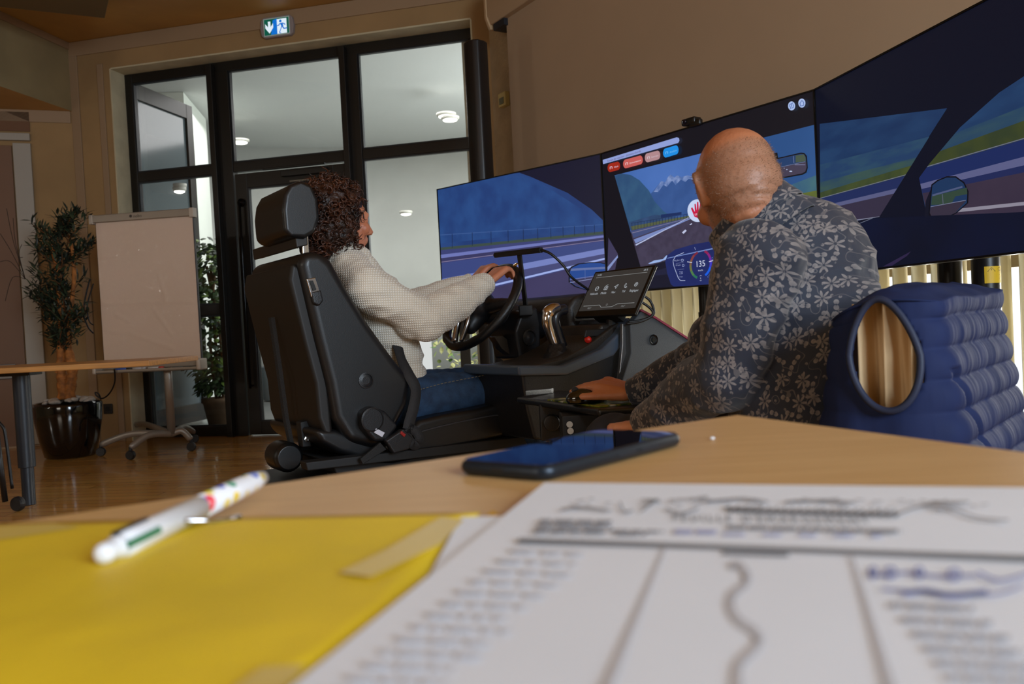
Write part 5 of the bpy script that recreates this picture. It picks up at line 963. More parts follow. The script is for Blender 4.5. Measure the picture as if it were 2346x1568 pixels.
# eye tracker T bar
t = thing('tracker_bar', 'thin black sensor bar on an upright behind the steering wheel', 'sensor', S.P(.66, .90, .0))
tb0 = at(1135, 585, 3.02); tb1 = at(1240, 573, 2.82); d = (tb1-tb0)
mb = MB(); mb.tube([tb0, tb1], .0105, 6); mb.build('sensor_bar', m_matt, t); mid = tb0.lerp(tb1, .52); lo = at(1204, 712, mid.y+.02)
mb = MB(); s_ = L3*.011; mb.prism([mid-s_, mid+s_, lo+s_, lo-s_], H3*.006); mb.build('upright', m_matt, t)
mb = MB(); mb.box(lo, (.05, .05, .04)); mb.build('mount', m_matt, t, bevel=.006)
mb = MB(); q = lambda x, y, Y: at(x, y, Y)
mb.tube(smooth_curve([tb1, q(1262, 582, 2.8), q(1290, 608, 2.8), q(1310, 636, 2.8), q(1348, 664, 2.85)], 8), .0045, 8); tag(mb.build('tracker_cable', MC['cable_black'], smooth=True), 'thin black cable running from the sensor bar to the touch tablet', 'cable')
# tablet
BL = at(1316, 728, 2.93); Wt, Ht = .31, .192; tu = (Z3*math.cos(math.radians(33))+H3*math.sin(math.radians(33))); tn = (-H3*math.cos(math.radians(33))+Z3*math.sin(math.radians(33))); tx = L3
t = thing('touch_tablet', 'black framed touch screen with five white menu icons beside the wheel', 'tablet', BL+tx*Wt/2)
def tp(a, b, d=0): return BL+tx*Wt*a+tu*Ht*b+tn*d
mb = MB(); mb.prism([tp(0, 0, -.012), tp(1, 0, -.012), tp(1, 1, -.012), tp(0, 1, -.012)], tn*.012); mb.build('frame', mat('tablet_black', (14, 14, 14), .3), t, bevel=.004)
m_ts = emat('tablet_screen', (50, 48, 46)); m_tw = emat('tablet_white', (170, 176, 182)); m_tl = emat('tablet_line', (126, 128, 128))
mb = MB(); mb.poly([tp(.03, .13, .0006), tp(.965, .13, .0006), tp(.965, .955, .0006), tp(.03, .955, .0006)])
lay2 = [.0009]
def tpoly(pts, mi): mb.mi = mi; mb.poly([tp(a, b, lay2[0]) for a, b in pts]); lay2[0] += .00003
def tline(a, b, w, mi):
    A = V((a[0]*Wt, a[1]*Ht)); B = V((b[0]*Wt, b[1]*Ht)); n = (B-A).normalized(); n = V((-n.y, n.x))*w; tpoly([((p.x)/Wt, p.y/Ht) for p in (A+n, B+n, B-n, A-n)], mi)
tline((.08, .85), (.92, .85), .0009, 2)
for a, b in (((.08, .235), (.36, .235)), ((.36, .235), (.40, .185)), ((.40, .185), (.58, .185)), ((.58, .185), (.65, .235)), ((.65, .235), (.92, .235))): tline(a, b, .0011, 2)
def ttext(s_, a, b, size, mi=1, c=True): mb.mi = mi; add_text(mb, s_, size, tp(a, b, lay2[0]), tx, tu, center=c); lay2[0] += .00003
for a, s_ in ((.17, 'Véhicule'), (.335, 'Média'), (.50, 'Nav'), (.665, 'Tél'), (.83, 'Réglages')): ttext(s_, a, .47, .0125)
ttext('14:35', .12, .885, .011); ttext('18 %', .88, .885, .011); ttext('18,0°', .2, .165, .010, 2); ttext('18,0°', .76, .165, .010, 2)
def ticon(pts, mi=1, w=.0009):
    for i in range(len(pts)-1): tline(pts[i], pts[i+1], w, mi)
ic = lambda cx_, cy_, rx_, ry_, n=14: [(cx_+rx_*math.cos(2*PI*k/n), cy_+ry_*math.sin(2*PI*k/n)) for k in range(n+1)]
ticon(ic(.185, .60, .028, .045)); ticon([(.165, .58), (.18, .6), (.19, .595), (.205, .63)]); ticon([(.315, .56), (.315, .625), (.37, .625), (.37, .56), (.315, .56)]); ticon([(.325, .64), (.36, .665)]); ticon(ic(.345, .59, .012, .018, 8)); ticon([(.48, .60), (.535, .65), (.515, .56), (.505, .6), (.48, .60)]); ticon([(.655, .65), (.645, .61), (.655, .575), (.68, .56), (.695, .575), (.685, .585), (.672, .585), (.665, .61), (.67, .64), (.655, .65)]); ticon(ic(.83, .61, .024, .04, 8)); ticon(ic(.83, .61, .010, .017, 8)); ticon(ic(.49, .225, .012, .02, 8), 2, .0006)
mb.build('display_image', [m_ts, m_tw, m_tl], t)
mb = MB(); q0 = tp(.5, .1, -.02); mb.prism([tp(.3, 0, -.012), tp(.7, 0, -.012), tp(.7, .4, -.012), tp(.3, .4, -.012)], -tn*.03); mb.tube([tp(.5, .15, -.03), tp(.5, .0, -.03)-Z3*.10], .02, 10); mb.build('mount_arm', m_matt, t)
mb = MB(); q = lambda x, y, Y=2.72: at(x, y, Y)
mb.tube(smooth_curve([q(1470, 676), q(1488, 688), q(1498, 710), q(1494, 724), q(1470, 734), q(1440, 738)], 8), .0042, 8); mb.tube(smooth_curve([q(1462, 688), q(1484, 702), q(1496, 716), q(1488, 728), q(1464, 738), q(1436, 742)], 8), .0042, 8); tag(mb.build('tablet_cable', MC['cable_black'], smooth=True), 'black cable looping out from the right edge of the touch tablet', 'cable')
# ================================================================ PEOPLE
def skin_mat(name, c, c2):
    m = mat(name, c, .48, var=0, c2=c2, vs=7, bump=.12, bs=160); b = m.node_tree.nodes['Principled BSDF']; b.inputs['Subsurface Weight'].default_value = .12; b.inputs['Subsurface Radius'].default_value = (.01, .004, .002); return m
def hand(mb, w, f, up, th, curls, L=1.0, thumb=(.75, .65, -.25), tc=.35, spread=.02):
    """palm, four fingers with three joints each and an opposed thumb; w wrist, f forward, up back of the hand, th thumb side"""
    f = f.normalized(); th = (th-f*th.dot(f)).normalized(); up = (up-f*up.dot(f)-th*up.dot(th)).normalized()
    for k, s in enumerate((.028, .010, -.009, -.027)):
        mb.limb(w+th*s*.55*L, w+f*.088*L+th*s*L-up*.002, .0145*L, .0125*L, 7)
    for k, s in enumerate((.029, .010, -.009, -.027)):
        p = w+f*(.090-.004*abs(k-1))*L+th*s*L; ln = (.072, .080, .075, .058)[k]*L; a = 0; r = (.0098, .0100, .0096, .0088)[k]*L; fd = (f+th*s*spread*30).normalized()
        for j, q in enumerate((.45, .31, .27)):
            a += curls[k][j] if isinstance(curls[k], (list, tuple)) else curls[k]
            d = fd*math.cos(a)-up*math.sin(a); e = p+d*ln*q; mb.limb(p, e, r, r*.93, 5); p = e; r *= .93
    p = w+f*.022*L+th*.026*L-up*.004; d = (th*thumb[0]+f*thumb[1]+up*thumb[2]).normalized(); e = p+d*.040*L; mb.limb(p, e, .0150*L, .0118*L, 6)
    d2 = (d*math.cos(tc)+f*math.sin(tc)*.9-up*math.sin(tc)*.3).normalized(); e2 = e+d2*.034*L; mb.limb(e, e2, .0115*L, .0108*L, 5); e3 = e2+(d2+f*.3-up*.1).normalized()*.026*L; mb.limb(e2, e3, .0108*L, .0092*L, 4); return e3
def face(mb, c, F, Uv, W, sc=1.0):
    """adds nose, brow, lips, chin, cheeks and ears around head centre c"""
    R3 = Matrix((W, F, Uv)).transposed(); P = lambda w, f, u: c+(W*w+F*f+Uv*u)*sc
    mb.ball(c, (.074*sc, .095*sc, .088*sc), R3, 3); mb.ball(P(0, -.018, .008), (.073*sc, .083*sc, .083*sc), R3, 3)
    mb.ball(P(0, .030, -.055), (.058*sc, .060*sc, .066*sc), R3, 3); mb.ball(P(0, .060, -.098), (.026*sc, .022*sc, .020*sc), R3)
    mb.limb(P(-.034, .030, -.09), P(0, .058, -.104), .022*sc, .017*sc, 5); mb.limb(P(.034, .030, -.09), P(0, .058, -.104), .022*sc, .017*sc, 5)
    mb.limb(P(0, .090, -.005), P(0, .108, -.040), .010*sc, .0125*sc, 5); mb.ball(P(.010, .098, -.043), .009*sc); mb.ball(P(-.010, .098, -.043), .009*sc)
    mb.limb(P(-.036, .078, .012), P(.036, .078, .012), .012*sc, .012*sc, 6); mb.limb(P(-.020, .085, -.066), P(.020, .085, -.066), .0075*sc, .0075*sc, 5); mb.limb(P(-.018, .083, -.078), P(.018, .083, -.078), .008*sc, .008*sc, 5)
    for s in (-1, 1):
        mb.ball(P(s*.045, .066, -.035), (.022*sc, .022*sc, .024*sc), R3); mb.ball(P(s*.032, .080, -.008), (.014*sc, .009*sc, .008*sc), R3)
        q = [P(s*.074, -.004, -.045), P(s*.080, -.014, -.022), P(s*.085, -.020, .002), P(s*.082, -.012, .018), P(s*.077, .0, .012)]
        for i in range(4): mb.limb(q[i], q[i+1], .0058*sc, .0058*sc, 4)
        mb.ball(P(s*.075, -.006, -.015), (.006*sc, .012*sc, .026*sc), R3); mb.ball(P(s*.074, .002, -.042), .0075*sc)
def floral(name, base, base2, ink, sc=26):
    m = bpy.data.materials.new(name); m.use_nodes = True; nt = m.node_tree; N = nt.nodes; L = nt.links; b = N['Principled BSDF']; b.inputs['Roughness'].default_value = .75; b.inputs['Sheen Weight'].default_value = .25
    def M(op, a, c=None, d=None):
        n = N.new('ShaderNodeMath'); n.operation = op
        for i, v in enumerate((a, c, d)):
            if v is None: continue
            if isinstance(v, (int, float)): n.inputs[i].default_value = v
            else: L.new(v, n.inputs[i])
        return n.outputs[0]
    tc = N.new('ShaderNodeTexCoord'); sx = N.new('ShaderNodeSeparateXYZ'); L.new(tc.outputs['Object'], sx.inputs[0])
    cm = N.new('ShaderNodeCombineXYZ'); L.new(M('SUBTRACT', sx.outputs[0], M('MULTIPLY', sx.outputs[1], .75)), cm.inputs[0]); L.new(M('ADD', sx.outputs[2], M('MULTIPLY', sx.outputs[1], .15)), cm.inputs[1])
    def layer(scale, off, petals, rad, thick):
        mp = N.new('ShaderNodeMapping'); mp.inputs['Scale'].default_value = (scale, scale, scale); mp.inputs['Location'].default_value = off; L.new(cm.outputs[0], mp.inputs[0])
        vo = N.new('ShaderNodeTexVoronoi'); vo.voronoi_dimensions = '2D'; vo.inputs['Scale'].default_value = 1; vo.inputs['Randomness'].default_value = .75; L.new(mp.outputs[0], vo.inputs['Vector'])
        sb = N.new('ShaderNodeVectorMath'); sb.operation = 'SUBTRACT'; L.new(mp.outputs[0], sb.inputs[0]); L.new(vo.outputs['Position'], sb.inputs[1]); s2 = N.new('ShaderNodeSeparateXYZ'); L.new(sb.outputs[0], s2.inputs[0])
        co = N.new('ShaderNodeSeparateColor'); L.new(vo.outputs['Color'], co.inputs[0])
        ang = M('ADD', M('ARCTAN2', s2.outputs[1], s2.outputs[0]), M('MULTIPLY', co.outputs[0], 6.28)); r = vo.outputs['Distance']
        pr = M('MULTIPLY', M('POWER', M('ABSOLUTE', M('COSINE', M('MULTIPLY', ang, petals/2))), 1.4), rad)
        fl = M('MULTIPLY', M('LESS_THAN', r, pr), M('GREATER_THAN', r, rad*.16)); fl = M('MULTIPLY', fl, M('GREATER_THAN', co.outputs[1], thick)); return M('MULTIPLY', fl, M('ADD', .45, M('MULTIPLY', r, 1.6)))
    f1 = layer(sc, (0, 0, 0), 7, .44, .38); f2 = layer(sc*1.45, (3.3, 1.7, 0), 2, .40, .5); f3 = layer(sc*1.9, (7.1, 4.2, 0), 1, .22, .35)
    nz = N.new('ShaderNodeTexNoise'); nz.inputs['Scale'].default_value = sc*.8; nz.inputs['Detail'].default_value = 1; L.new(cm.outputs[0], nz.inputs['Vector'])
    vine = M('LESS_THAN', M('ABSOLUTE', M('SUBTRACT', M('FRACT', M('MULTIPLY', nz.outputs['Fac'], 5)), .5)), .035)
    tot = M('MINIMUM', M('ADD', M('MAXIMUM', M('MAXIMUM', f1, f2), f3), M('MULTIPLY', vine, .4)), 1.0); mx = N.new('ShaderNodeMixRGB'); L.new(tot, mx.inputs[0]); mx.inputs[1].default_value = rgb(base); mx.inputs[2].default_value = rgb(ink); L.new(mx.outputs[0], b.inputs['Base Color'])
    n2 = N.new('ShaderNodeTexNoise'); n2.inputs['Scale'].default_value = 14; L.new(tc.outputs['Object'], n2.inputs['Vector']); bp = N.new('ShaderNodeBump'); bp.inputs['Strength'].default_value = .35; bp.inputs['Distance'].default_value = .02; L.new(n2.outputs['Fac'], bp.inputs['Height']); L.new(bp.outputs[0], b.inputs['Normal']); return m
def wrinkle(amp, sc, ax=None, seed=0):
    def fn(me):
        nm = [v.normal.copy() for v in me.vertices]
        for v, vn in zip(me.vertices, nm):
            c = v.co*sc; n = mnoise.noise(V((c.x+seed, c.y, c.z)))+.5*mnoise.noise(V((c.x*2.1, c.y*2.1+seed, c.z*2.1))); rr_ = 1-abs(mnoise.noise(V((c.x*.7+5, c.y*.7, c.z*1.8+seed))))*2.2
            v.co += vn*(amp*(n*.5+max(rr_, 0)*.7))
    return fn
# ---------------------------------------------------------------- bald man with the floral shirt
m_skin = skin_mat('skin_tanned', (204, 138, 100), (182, 112, 76))
man = thing('person', 'seated bald man in a dark floral shirt with one hand on the mouse', 'person', V((.56, 1.55, 0)))
A = at
hc = A(1683, 412, 1.62); Fm = V((-.07, .96, -.36)).normalized(); Um0 = V((-.12, .10, 1)); Wm = Fm.cross(Um0).normalized(); Um = Wm.cross(Fm).normalized()
neck0 = A(1706, 470, 1.62); neck1 = A(1768, 560, 1.62)
shL = A(1735, 605, 1.47); shR = A(1880, 590, 1.84); elL = A(1668, 852, 1.50); elR = A(1668, 812, 1.92); wrL = A(1492, 972, 1.74); wrR = A(1462, 901, 2.03)
chest = A(1835, 665, 1.66); waist = A(1865, 850, 1.60); hip = A(1885, 1010, 1.55)
mb = MB(); face(mb, hc, Fm, Um, Wm, 1.0)
R3 = Matrix((Wm, Fm, Um)).transposed(); mb.ball(hc-Fm*.030-Um*.028, (.072, .072, .070), R3, 3)
mb.limb(hc-Um*.07-Fm*.028, neck1, .057, .050, 8); mb.limb(hc-Um*.06-Fm*.045, neck1-Fm*.01, .046, .042, 8)
mb.limb(neck1-V((0, 0, .03)), chest, .05, .09, 6); mb.limb(chest, hip, .12, .13, 8); mb.limb(neck1+V((0, 0, -.05)), shL, .04, .045, 6); mb.limb(neck1+V((0, 0, -.05)), shR, .04, .045, 6)
mb.limb(shL, elL, .043, .036, 10); mb.limb(elL, wrL, .036, .026, 12, ); mb.limb(shR, elR, .043, .036, 10); mb.limb(elR, wrR, .036, .026, 12)
hf = (A(1383, 878, 2.07)-wrR); hand(mb, wrR, hf, V((-.1, -.30, 1)), V((-.1, -1, -.30)), [(.34, .18, .12), (.38, .20, .15), (.42, .25, .2), (.50, .3, .2)], 1.06, thumb=(.34, .90, -.20), tc=.05, spread=.03)
hf2 = A(1435, 974, 1.80)-wrL; hand(mb, wrL, hf2, V((0, -.3, 1)), V((.3, 1, 0)), [.5, .55, .6, .6], 1.04)
for a_, b_ in (((.48, 1.56), (.22, 1.86)), ((.70, 1.70), (.44, 2.02))):
    h0 = V((a_[0], a_[1], .53)); k0 = V((b_[0], b_[1], .55)); mb.limb(h0, k0, .085, .062, 8); mb.limb(k0, k0+V((-.02, .03, -.44)), .056, .040, 8); mb.limb(k0+V((-.02, .03, -.46)), k0+V((-.13, .16, -.49)), .042, .035, 5)
def manfix(me):
    nm = [v.normal.copy() for v in me.vertices]; ca = me.color_attributes.new('stubble_mask', 'FLOAT_COLOR', 'POINT')
    for v, vn in zip(me.vertices, nm):      # neck folds
        q = v.co-hc; L_ = q.length; k = 0
        if L_ < .19:
            d = q/max(L_, 1e-5); u_ = d.dot(Um); f_ = d.dot(Fm); k = max(0, min(1, (.42-u_+(.25 if f_ > .1 else 0)*0-.25*max(0, f_))*5))*max(0, min(1, (.55-f_)*4))*max(0, min(1, (q.dot(Um)+.115)*30))
            if abs(d.dot(Wm)) > .8 and u_ < -.05 and f_ > -.25: k *= .3
        ca.data[v.index].color = (k, k, k, 1)
    for v, vn in zip(me.vertices, nm):
        q = v.co-hc; u = q.dot(Um); f = q.dot(Fm)
        if f < -.03 and -.125 < u < -.055: v.co += vn*(.0017*math.sin((u+q.dot(Wm)*.25)*260)+.0012*math.sin((u-q.dot(Wm)*.1)*410))
bodyo = remesh(mb, 'body', m_skin, man, voxel=.0052, smooth=4, fn=manfix)
mb = MB()
for s in (-1, 1): mb.ball(hc+(Wm*s*.032+Fm*.080-Um*.006)*1.06, .0125, seg=3)
mb.build('eyes', mat('eye_white', (220, 215, 208), .2), man, smooth=True)
# stubble fringe: fine grey bristles over the back and sides of the head
mb = MB(); rs = random.Random(5); me_ = bodyo.data; ca = me_.color_attributes['stubble_mask']; off_ = V(bodyo.parent.location)
hp_ = [(v.co+off_, v.normal.copy()) for v in me_.vertices if ca.data[v.index].color[0] > .5]
for k in range(7000):
    c, d = rs.choice(hp_); c = c+rnd(.0026); t_ = (d+rnd(.5)-Um*.5).normalized(); s_ = t_.cross(d).normalized()*.00035; mb.mi = rs.choice((0, 0, 1)); mb._f([mb.bm.verts.new(c-d*.001+s_), mb.bm.verts.new(c-d*.001-s_), mb.bm.verts.new(c+d*.0012+t_*.0022)])
tag(mb.build('stubble', [mat('stubble_grey', (158, 134, 114), .6), mat('stubble_dark', (132, 104, 84), .6)], man), kind='stuff')
# shirt
m_shirt = floral('floral_shirt', (34, 40, 56), None, (128, 120, 118), 28)
mb = MB()
mb.limb(neck1-V((0, 0, .045)), chest, .085, .125, 7); RT3 = Matrix.Rotation(math.radians(-42), 3, 'Z')
for p, r in ((chest+V((0, 0, .04)), (.185, .125, .15)), (chest.lerp(waist, .45), (.182, .135, .15)), (waist, (.178, .145, .14)), (waist.lerp(hip, .5), (.180, .15, .13)), (hip, (.185, .155, .12))): mb.ball(p, r, Matrix.Rotation(math.radians(38), 3, 'Z'), 3)
mb.ball(A(1772, 490, 1.62), (.068, .066, .052))
for sh_ in (shL, shR): mb.limb(neck1-V((0, 0, .05)), sh_, .075, .078, 7)
mb.limb(shL, elL, .080, .062, 12); mb.limb(elL, elL.lerp(wrL, .55), .064, .056, 9); mb.limb(elL.lerp(wrL, .55), wrL, .056, .043, 8)
mb.limb(shR, elR, .078, .062, 12); mb.limb(elR, elR.lerp(wrR, .5), .062, .056, 9); mb.limb(elR.lerp(wrR, .5), wrR+V((.012, 0, 0)), .056, .043, 8)
mb.ball(A(1628, 770, 1.62), (.042, .05, .045)); mb.ball(A(1600, 820, 1.80), (.05, .05, .042))
shirt = remesh(mb, 'shirt', m_shirt, man, voxel=.007, smooth=9, fn=wrinkle(.009, 9, seed=2))
cc_ = A(1717, 502, 1.62); ca_ = A(1800, 436, 1.60)-cc_; cb_ = V((.02, .084, -.01)); cn_ = ca_.cross(cb_).normalized(); cn_ = cn_ if cn_.z > 0 else -cn_
def coll(i, j):
    a = 2*PI*i+.9; r, h = ((1.16, -.060), (1.02, -.016), (.97, .012), (.99, .022), (1.04, .018), (1.10, -.004), (1.17, -.026))[round(j*6)]
    r *= 1-.05*math.cos(a-3.6); return cc_+ca_*math.cos(a)*r+cb_*math.sin(a)*r+cn_*h
mb = MB(); mb.grid(coll, 60, 7); o = mb.build('collar', m_shirt, man, smooth=True); s_ = o.modifiers.new('s', 'SOLIDIFY'); s_.thickness = .003
for w_, e_, nm in ((wrL, elL, 'cuff'), (wrR, elR, 'cuff')):
    d = (w_-e_).normalized(); mb = MB(); mb.lathe([(.0395, -.035), (.0415, -.03), (.0415, .015), (.0385, .018), (.034, .012)], w_-d*.004, d, 26); mb.build(nm, m_shirt, man, smooth=True)
mb = MB()
mb.ball(hip-V((0, 0, .04)), (.17, .15, .11), Matrix.Rotation(math.radians(38), 3, 'Z'), 3)
for a_, b_ in (((.48, 1.56), (.22, 1.86)), ((.70, 1.70), (.44, 2.02))):
    h0 = V((a_[0], a_[1], .53)); k0 = V((b_[0], b_[1], .55)); mb.limb(h0, k0, .10, .078, 8); mb.limb(k0, k0+V((-.02, .03, -.42)), .072, .060, 8)
nt_ = m_skin.node_tree; at_ = nt_.nodes.new('ShaderNodeAttribute'); at_.attribute_name = 'stubble_mask'; bs_ = nt_.nodes['Principled BSDF']; src_ = bs_.inputs['Base Color'].links[0].from_socket; mx_ = nt_.nodes.new('ShaderNodeMixRGB'); mu_ = nt_.nodes.new('ShaderNodeMath'); mu_.operation = 'MULTIPLY'; mu_.inputs[1].default_value = .75
nt_.links.new(at_.outputs['Fac'], mu_.inputs[0]); nt_.links.new(mu_.outputs[0], mx_.inputs[0]); nt_.links.new(src_, mx_.inputs[1]); mx_.inputs[2].default_value = rgb((150, 112, 90)); nt_.links.new(mx_.outputs[0], bs_.inputs['Base Color'])
remesh(mb, 'trousers', mat('trousers_dark', (34, 34, 40), .8), man, voxel=.01, smooth=6)
for k, b_ in enumerate(((.22, 1.86), (.44, 2.02))):
    k0 = V((b_[0], b_[1], .05)); mb = MB(); mb.limb(k0+V((-.0, .0, .0)), k0+V((-.15, .19, -.01)), .046, .036, 7)
    for v in mb.bm.verts: v.co.z = max(v.co.z, .004)
    remesh(mb, 'shoe', mat('shoe_black', (20, 19, 18), .4), man, voxel=.007, smooth=5)
# ---------------------------------------------------------------- woman driving
m_skw = skin_mat('skin_fair', (206, 138, 104), (190, 116, 84))
wom = thing('person', 'curly haired woman in a cream sweater and jeans steering in the driving seat', 'person', S.P(.0, .1))
sa = lambda x, y, w=0: S.at(x, y, w)
hw = sa(778, 502, .0); Fw = (H3-Z3*.02).normalized(); Ww = Fw.cross(Z3).normalized(); Uw = Ww.cross(Fw).normalized()
mb = MB(); face(mb, hw, Fw, Uw, Ww, .97)
nb = S.P(.005, 1.125, 0); mb.limb(hw-Uw*.08-Fw*.015, nb-Z3*.03, .050, .056, 7)
shR = sa(840, 662, .165); shL = S.P(S.uz(840, 662, .165)[0]+.01, S.uz(840, 662, .165)[1], -.17); elR = sa(978, 735, .20); elL = S.P(S.uz(978, 735, .20)[0]-.02, S.uz(978, 735, .2)[1]-.01, -.22)
wrR = sa(1112, 650, .115); wrL = sa(1078, 650, -.10); ch = sa(848, 700, 0); wa_ = sa(880, 820, 0); hp = sa(905, 920, 0)
mb.limb(nb, ch, .06, .09, 5); mb.limb(ch, hp, .095, .11, 7); mb.limb(nb-Z3*.04, shR, .045, .04, 6); mb.limb(nb-Z3*.04, shL, .045, .04, 6)
mb.limb(shR, elR, .038, .032, 10); mb.limb(elR, wrR, .032, .023, 12); mb.limb(shL, elL, .038, .032, 10); mb.limb(elL, wrL, .032, .023, 12)
wc = S.P(.53, .896, 0); tau = math.radians(38); wu = (Z3*math.cos(tau)+H3*math.sin(tau)); wN = (-H3*math.cos(tau)+Z3*math.sin(tau)); RR = .178
def rim(a): return wc+L3*math.cos(a)*RR+wu*math.sin(a)*RR
gR = rim(math.radians(58)); fR = (gR+wN*.024-wrR); hand(mb, wrR, fR+Z3*.03, wN*.4+Z3*.9, -L3+Z3*.1, [(.35, .7, .7), (.42, .75, .75), (.46, .8, .75), (.5, .8, .8)], 1.02, thumb=(.72, .66, -.22), tc=.3)
gL = rim(math.radians(118)); fL = (gL+wN*.02-wrL); hand(mb, wrL, fL+Z3*.02, wN*.4+Z3*.9, L3+Z3*.1, [(.4, .8, .8), (.5, .8, .8), (.5, .85, .8), (.5, .8, .8)], .92, thumb=(.6, .7, -.3))
kR = sa(1168, 884, .13); kL = S.P(S.uz(1168, 884, .13)[0]+.06, S.uz(1168, 884, .13)[1], -.12); hR = sa(905, 925, .11); hL = S.P(S.uz(905, 925, .11)[0], S.uz(905, 925, .11)[1], -.11)
aR = S.P(S.uz(1168, 884, .13)[0]+.16, .16, .13); aL = S.P(S.uz(1168, 884, .13)[0]+.30, .18, -.12)
for h_, k_, a_ in ((hR, kR, aR), (hL, kL, aL)): mb.limb(h_, k_, .068, .048, 10); mb.limb(k_, a_, .045, .03, 10); mb.limb(a_-Z3*.04, a_+H3*.13-Z3*.055, .032, .026, 5)
remesh(mb, 'body', m_skw, wom, voxel=.005, smooth=4)
mb = MB()
for s in (-1, 1): mb.ball(hw+(Ww*s*.030+Fw*.072-Uw*.006)*.97, .0112, seg=3)
mb.build('eyes', MC['eye_white'], wom, smooth=True)
q = wrR+fR.normalized()*.10; mb = MB(); rg = S.at(1181, 607, .10); mb.lathe([(.0088, -.0025), (.0102, -.0015), (.0102, .0015), (.0088, .0025)], rg, (H3*.6-Z3*.8), 18); mb.build('ring', mat('gold_ring', (216, 170, 80), .2, metal=1), wom, smooth=True)
# sweater with a knitted surface
def knit():
    m = bpy.data.materials.new('cream_knit'); m.use_nodes = True; nt = m.node_tree; N = nt.nodes; L = nt.links; b = N['Principled BSDF']; b.inputs['Roughness'].default_value = .9; b.inputs['Sheen Weight'].default_value = .3
    tc = N.new('ShaderNodeTexCoord'); w1 = N.new('ShaderNodeTexWave'); w1.bands_direction = 'Z'; w1.inputs['Scale'].default_value = 42; w1.inputs['Distortion'].default_value = .6; w2 = N.new('ShaderNodeTexWave'); w2.bands_direction = 'X'; w2.inputs['Scale'].default_value = 46; w2.inputs['Distortion'].default_value = .6
    L.new(tc.outputs['Object'], w1.inputs[0]); L.new(tc.outputs['Object'], w2.inputs[0]); ml = N.new('ShaderNodeMath'); ml.operation = 'MULTIPLY'; L.new(w1.outputs['Fac'], ml.inputs[0]); L.new(w2.outputs['Fac'], ml.inputs[1])
    cr = N.new('ShaderNodeValToRGB'); cr.color_ramp.elements[0].color = rgb((206, 194, 174)); cr.color_ramp.elements[1].color = rgb((244, 238, 226)); cr.color_ramp.elements[1].position = .5; L.new(ml.outputs[0], cr.inputs[0]); L.new(cr.outputs[0], b.inputs['Base Color'])
    bp = N.new('ShaderNodeBump'); bp.inputs['Strength'].default_value = .6; bp.inputs['Distance'].default_value = .004; L.new(ml.outputs[0], bp.inputs['Height']); L.new(bp.outputs[0], b.inputs['Normal']); return m
m_kn = knit(); Rz = Matrix.Rotation(math.atan2(H3.y, H3.x), 3, 'Z')
mb = MB(); mb.limb(nb-Z3*.035, ch, .070, .11, 5)
for p, r in ((ch+H3*.0, (.105, .155, .12)), (ch.lerp(wa_, .5)+H3*.01, (.105, .150, .11)), (wa_+H3*.015, (.102, .15, .10)), (wa_.lerp(hp, .45)+H3*.01, (.105, .155, .08))): mb.ball(p, r, Rz, 3)
for s_ in (shR, shL): mb.limb(nb-Z3*.045, s_, .055, .066, 7)
for s_, e_, w_ in ((shR, elR, wrR), (shL, elL, wrL)):
    mb.limb(s_, e_, .067, .060, 12); m_ = e_.lerp(w_, .55); mb.limb(e_, m_, .062, .062, 9); mb.limb(m_, w_-(w_-e_).normalized()*.02, .060, .040, 8)
mb.ball(elR-Z3*.012, (.062, .055, .058)); mb.ball(sa(945, 740, .17), (.06, .05, .055))
remesh(mb, 'sweater', m_kn, wom, voxel=.0065, smooth=7, fn=wrinkle(.010, 10, seed=9))
for w_, e_ in ((wrR, elR), (wrL, elL)):
    d = (w_-e_).normalized(); mb = MB(); mb.lathe([(.034, -.03), (.038, -.022), (.0385, .012), (.035, .018), (.029, .014)], w_-d*.008, d, 26); mb.build('cuff', m_kn, wom, smooth=True)
mb = MB(); mb.lathe([(.055, -.02), (.062, -.008), (.062, .006), (.056, .012), (.051, .006)], nb-Z3*.005, (H3*-.1+Z3), 28); mb.build('neckband', m_kn, wom, smooth=True)
# jeans
m_jean = mat('blue_denim', (44, 74, 108), .85, c2=(30, 52, 80), vs=30, bump=.3, bs=300)
mb = MB(); mb.ball(hp, (.13, .17, .095), Rz, 3)
for h_, k_, a_ in ((hR, kR, aR), (hL, kL, aL)): mb.limb(h_, k_, .088, .066, 12); mb.limb(k_, k_.lerp(a_, .55), .066, .058, 8)
remesh(mb, 'jeans', m_jean, wom, voxel=.0075, smooth=7, fn=wrinkle(.006, 9, seed=4))
mb = MB(); P_ = smooth_curve([sa(*q) for q in ((952, 896, .205), (1010, 880, .208), (1080, 866, .208), (1140, 856, .205), (1185, 862, .19))], 8)
for i in range(0, len(P_)-1): mb.tube([P_[i], P_[i].lerp(P_[i+1], .6)], .0012, 5)
mb.build('seam_stitching', mat('stitch_tan', (120, 112, 92), .8), wom)
for k_, a_ in ((kR, aR), (kL, aL)):
    mb = MB(); mb.limb(k_.lerp(a_, .5), a_, .055, .045, 8); mb.limb(a_-Z3*.045, a_+H3*.15-Z3*.055, .045, .037, 7)
    for v in mb.bm.verts: v.co.z = max(v.co.z, .064)
    remesh(mb, 'boot', mat('boot_brown', (72, 34, 22), .42), wom, voxel=.007, smooth=5)
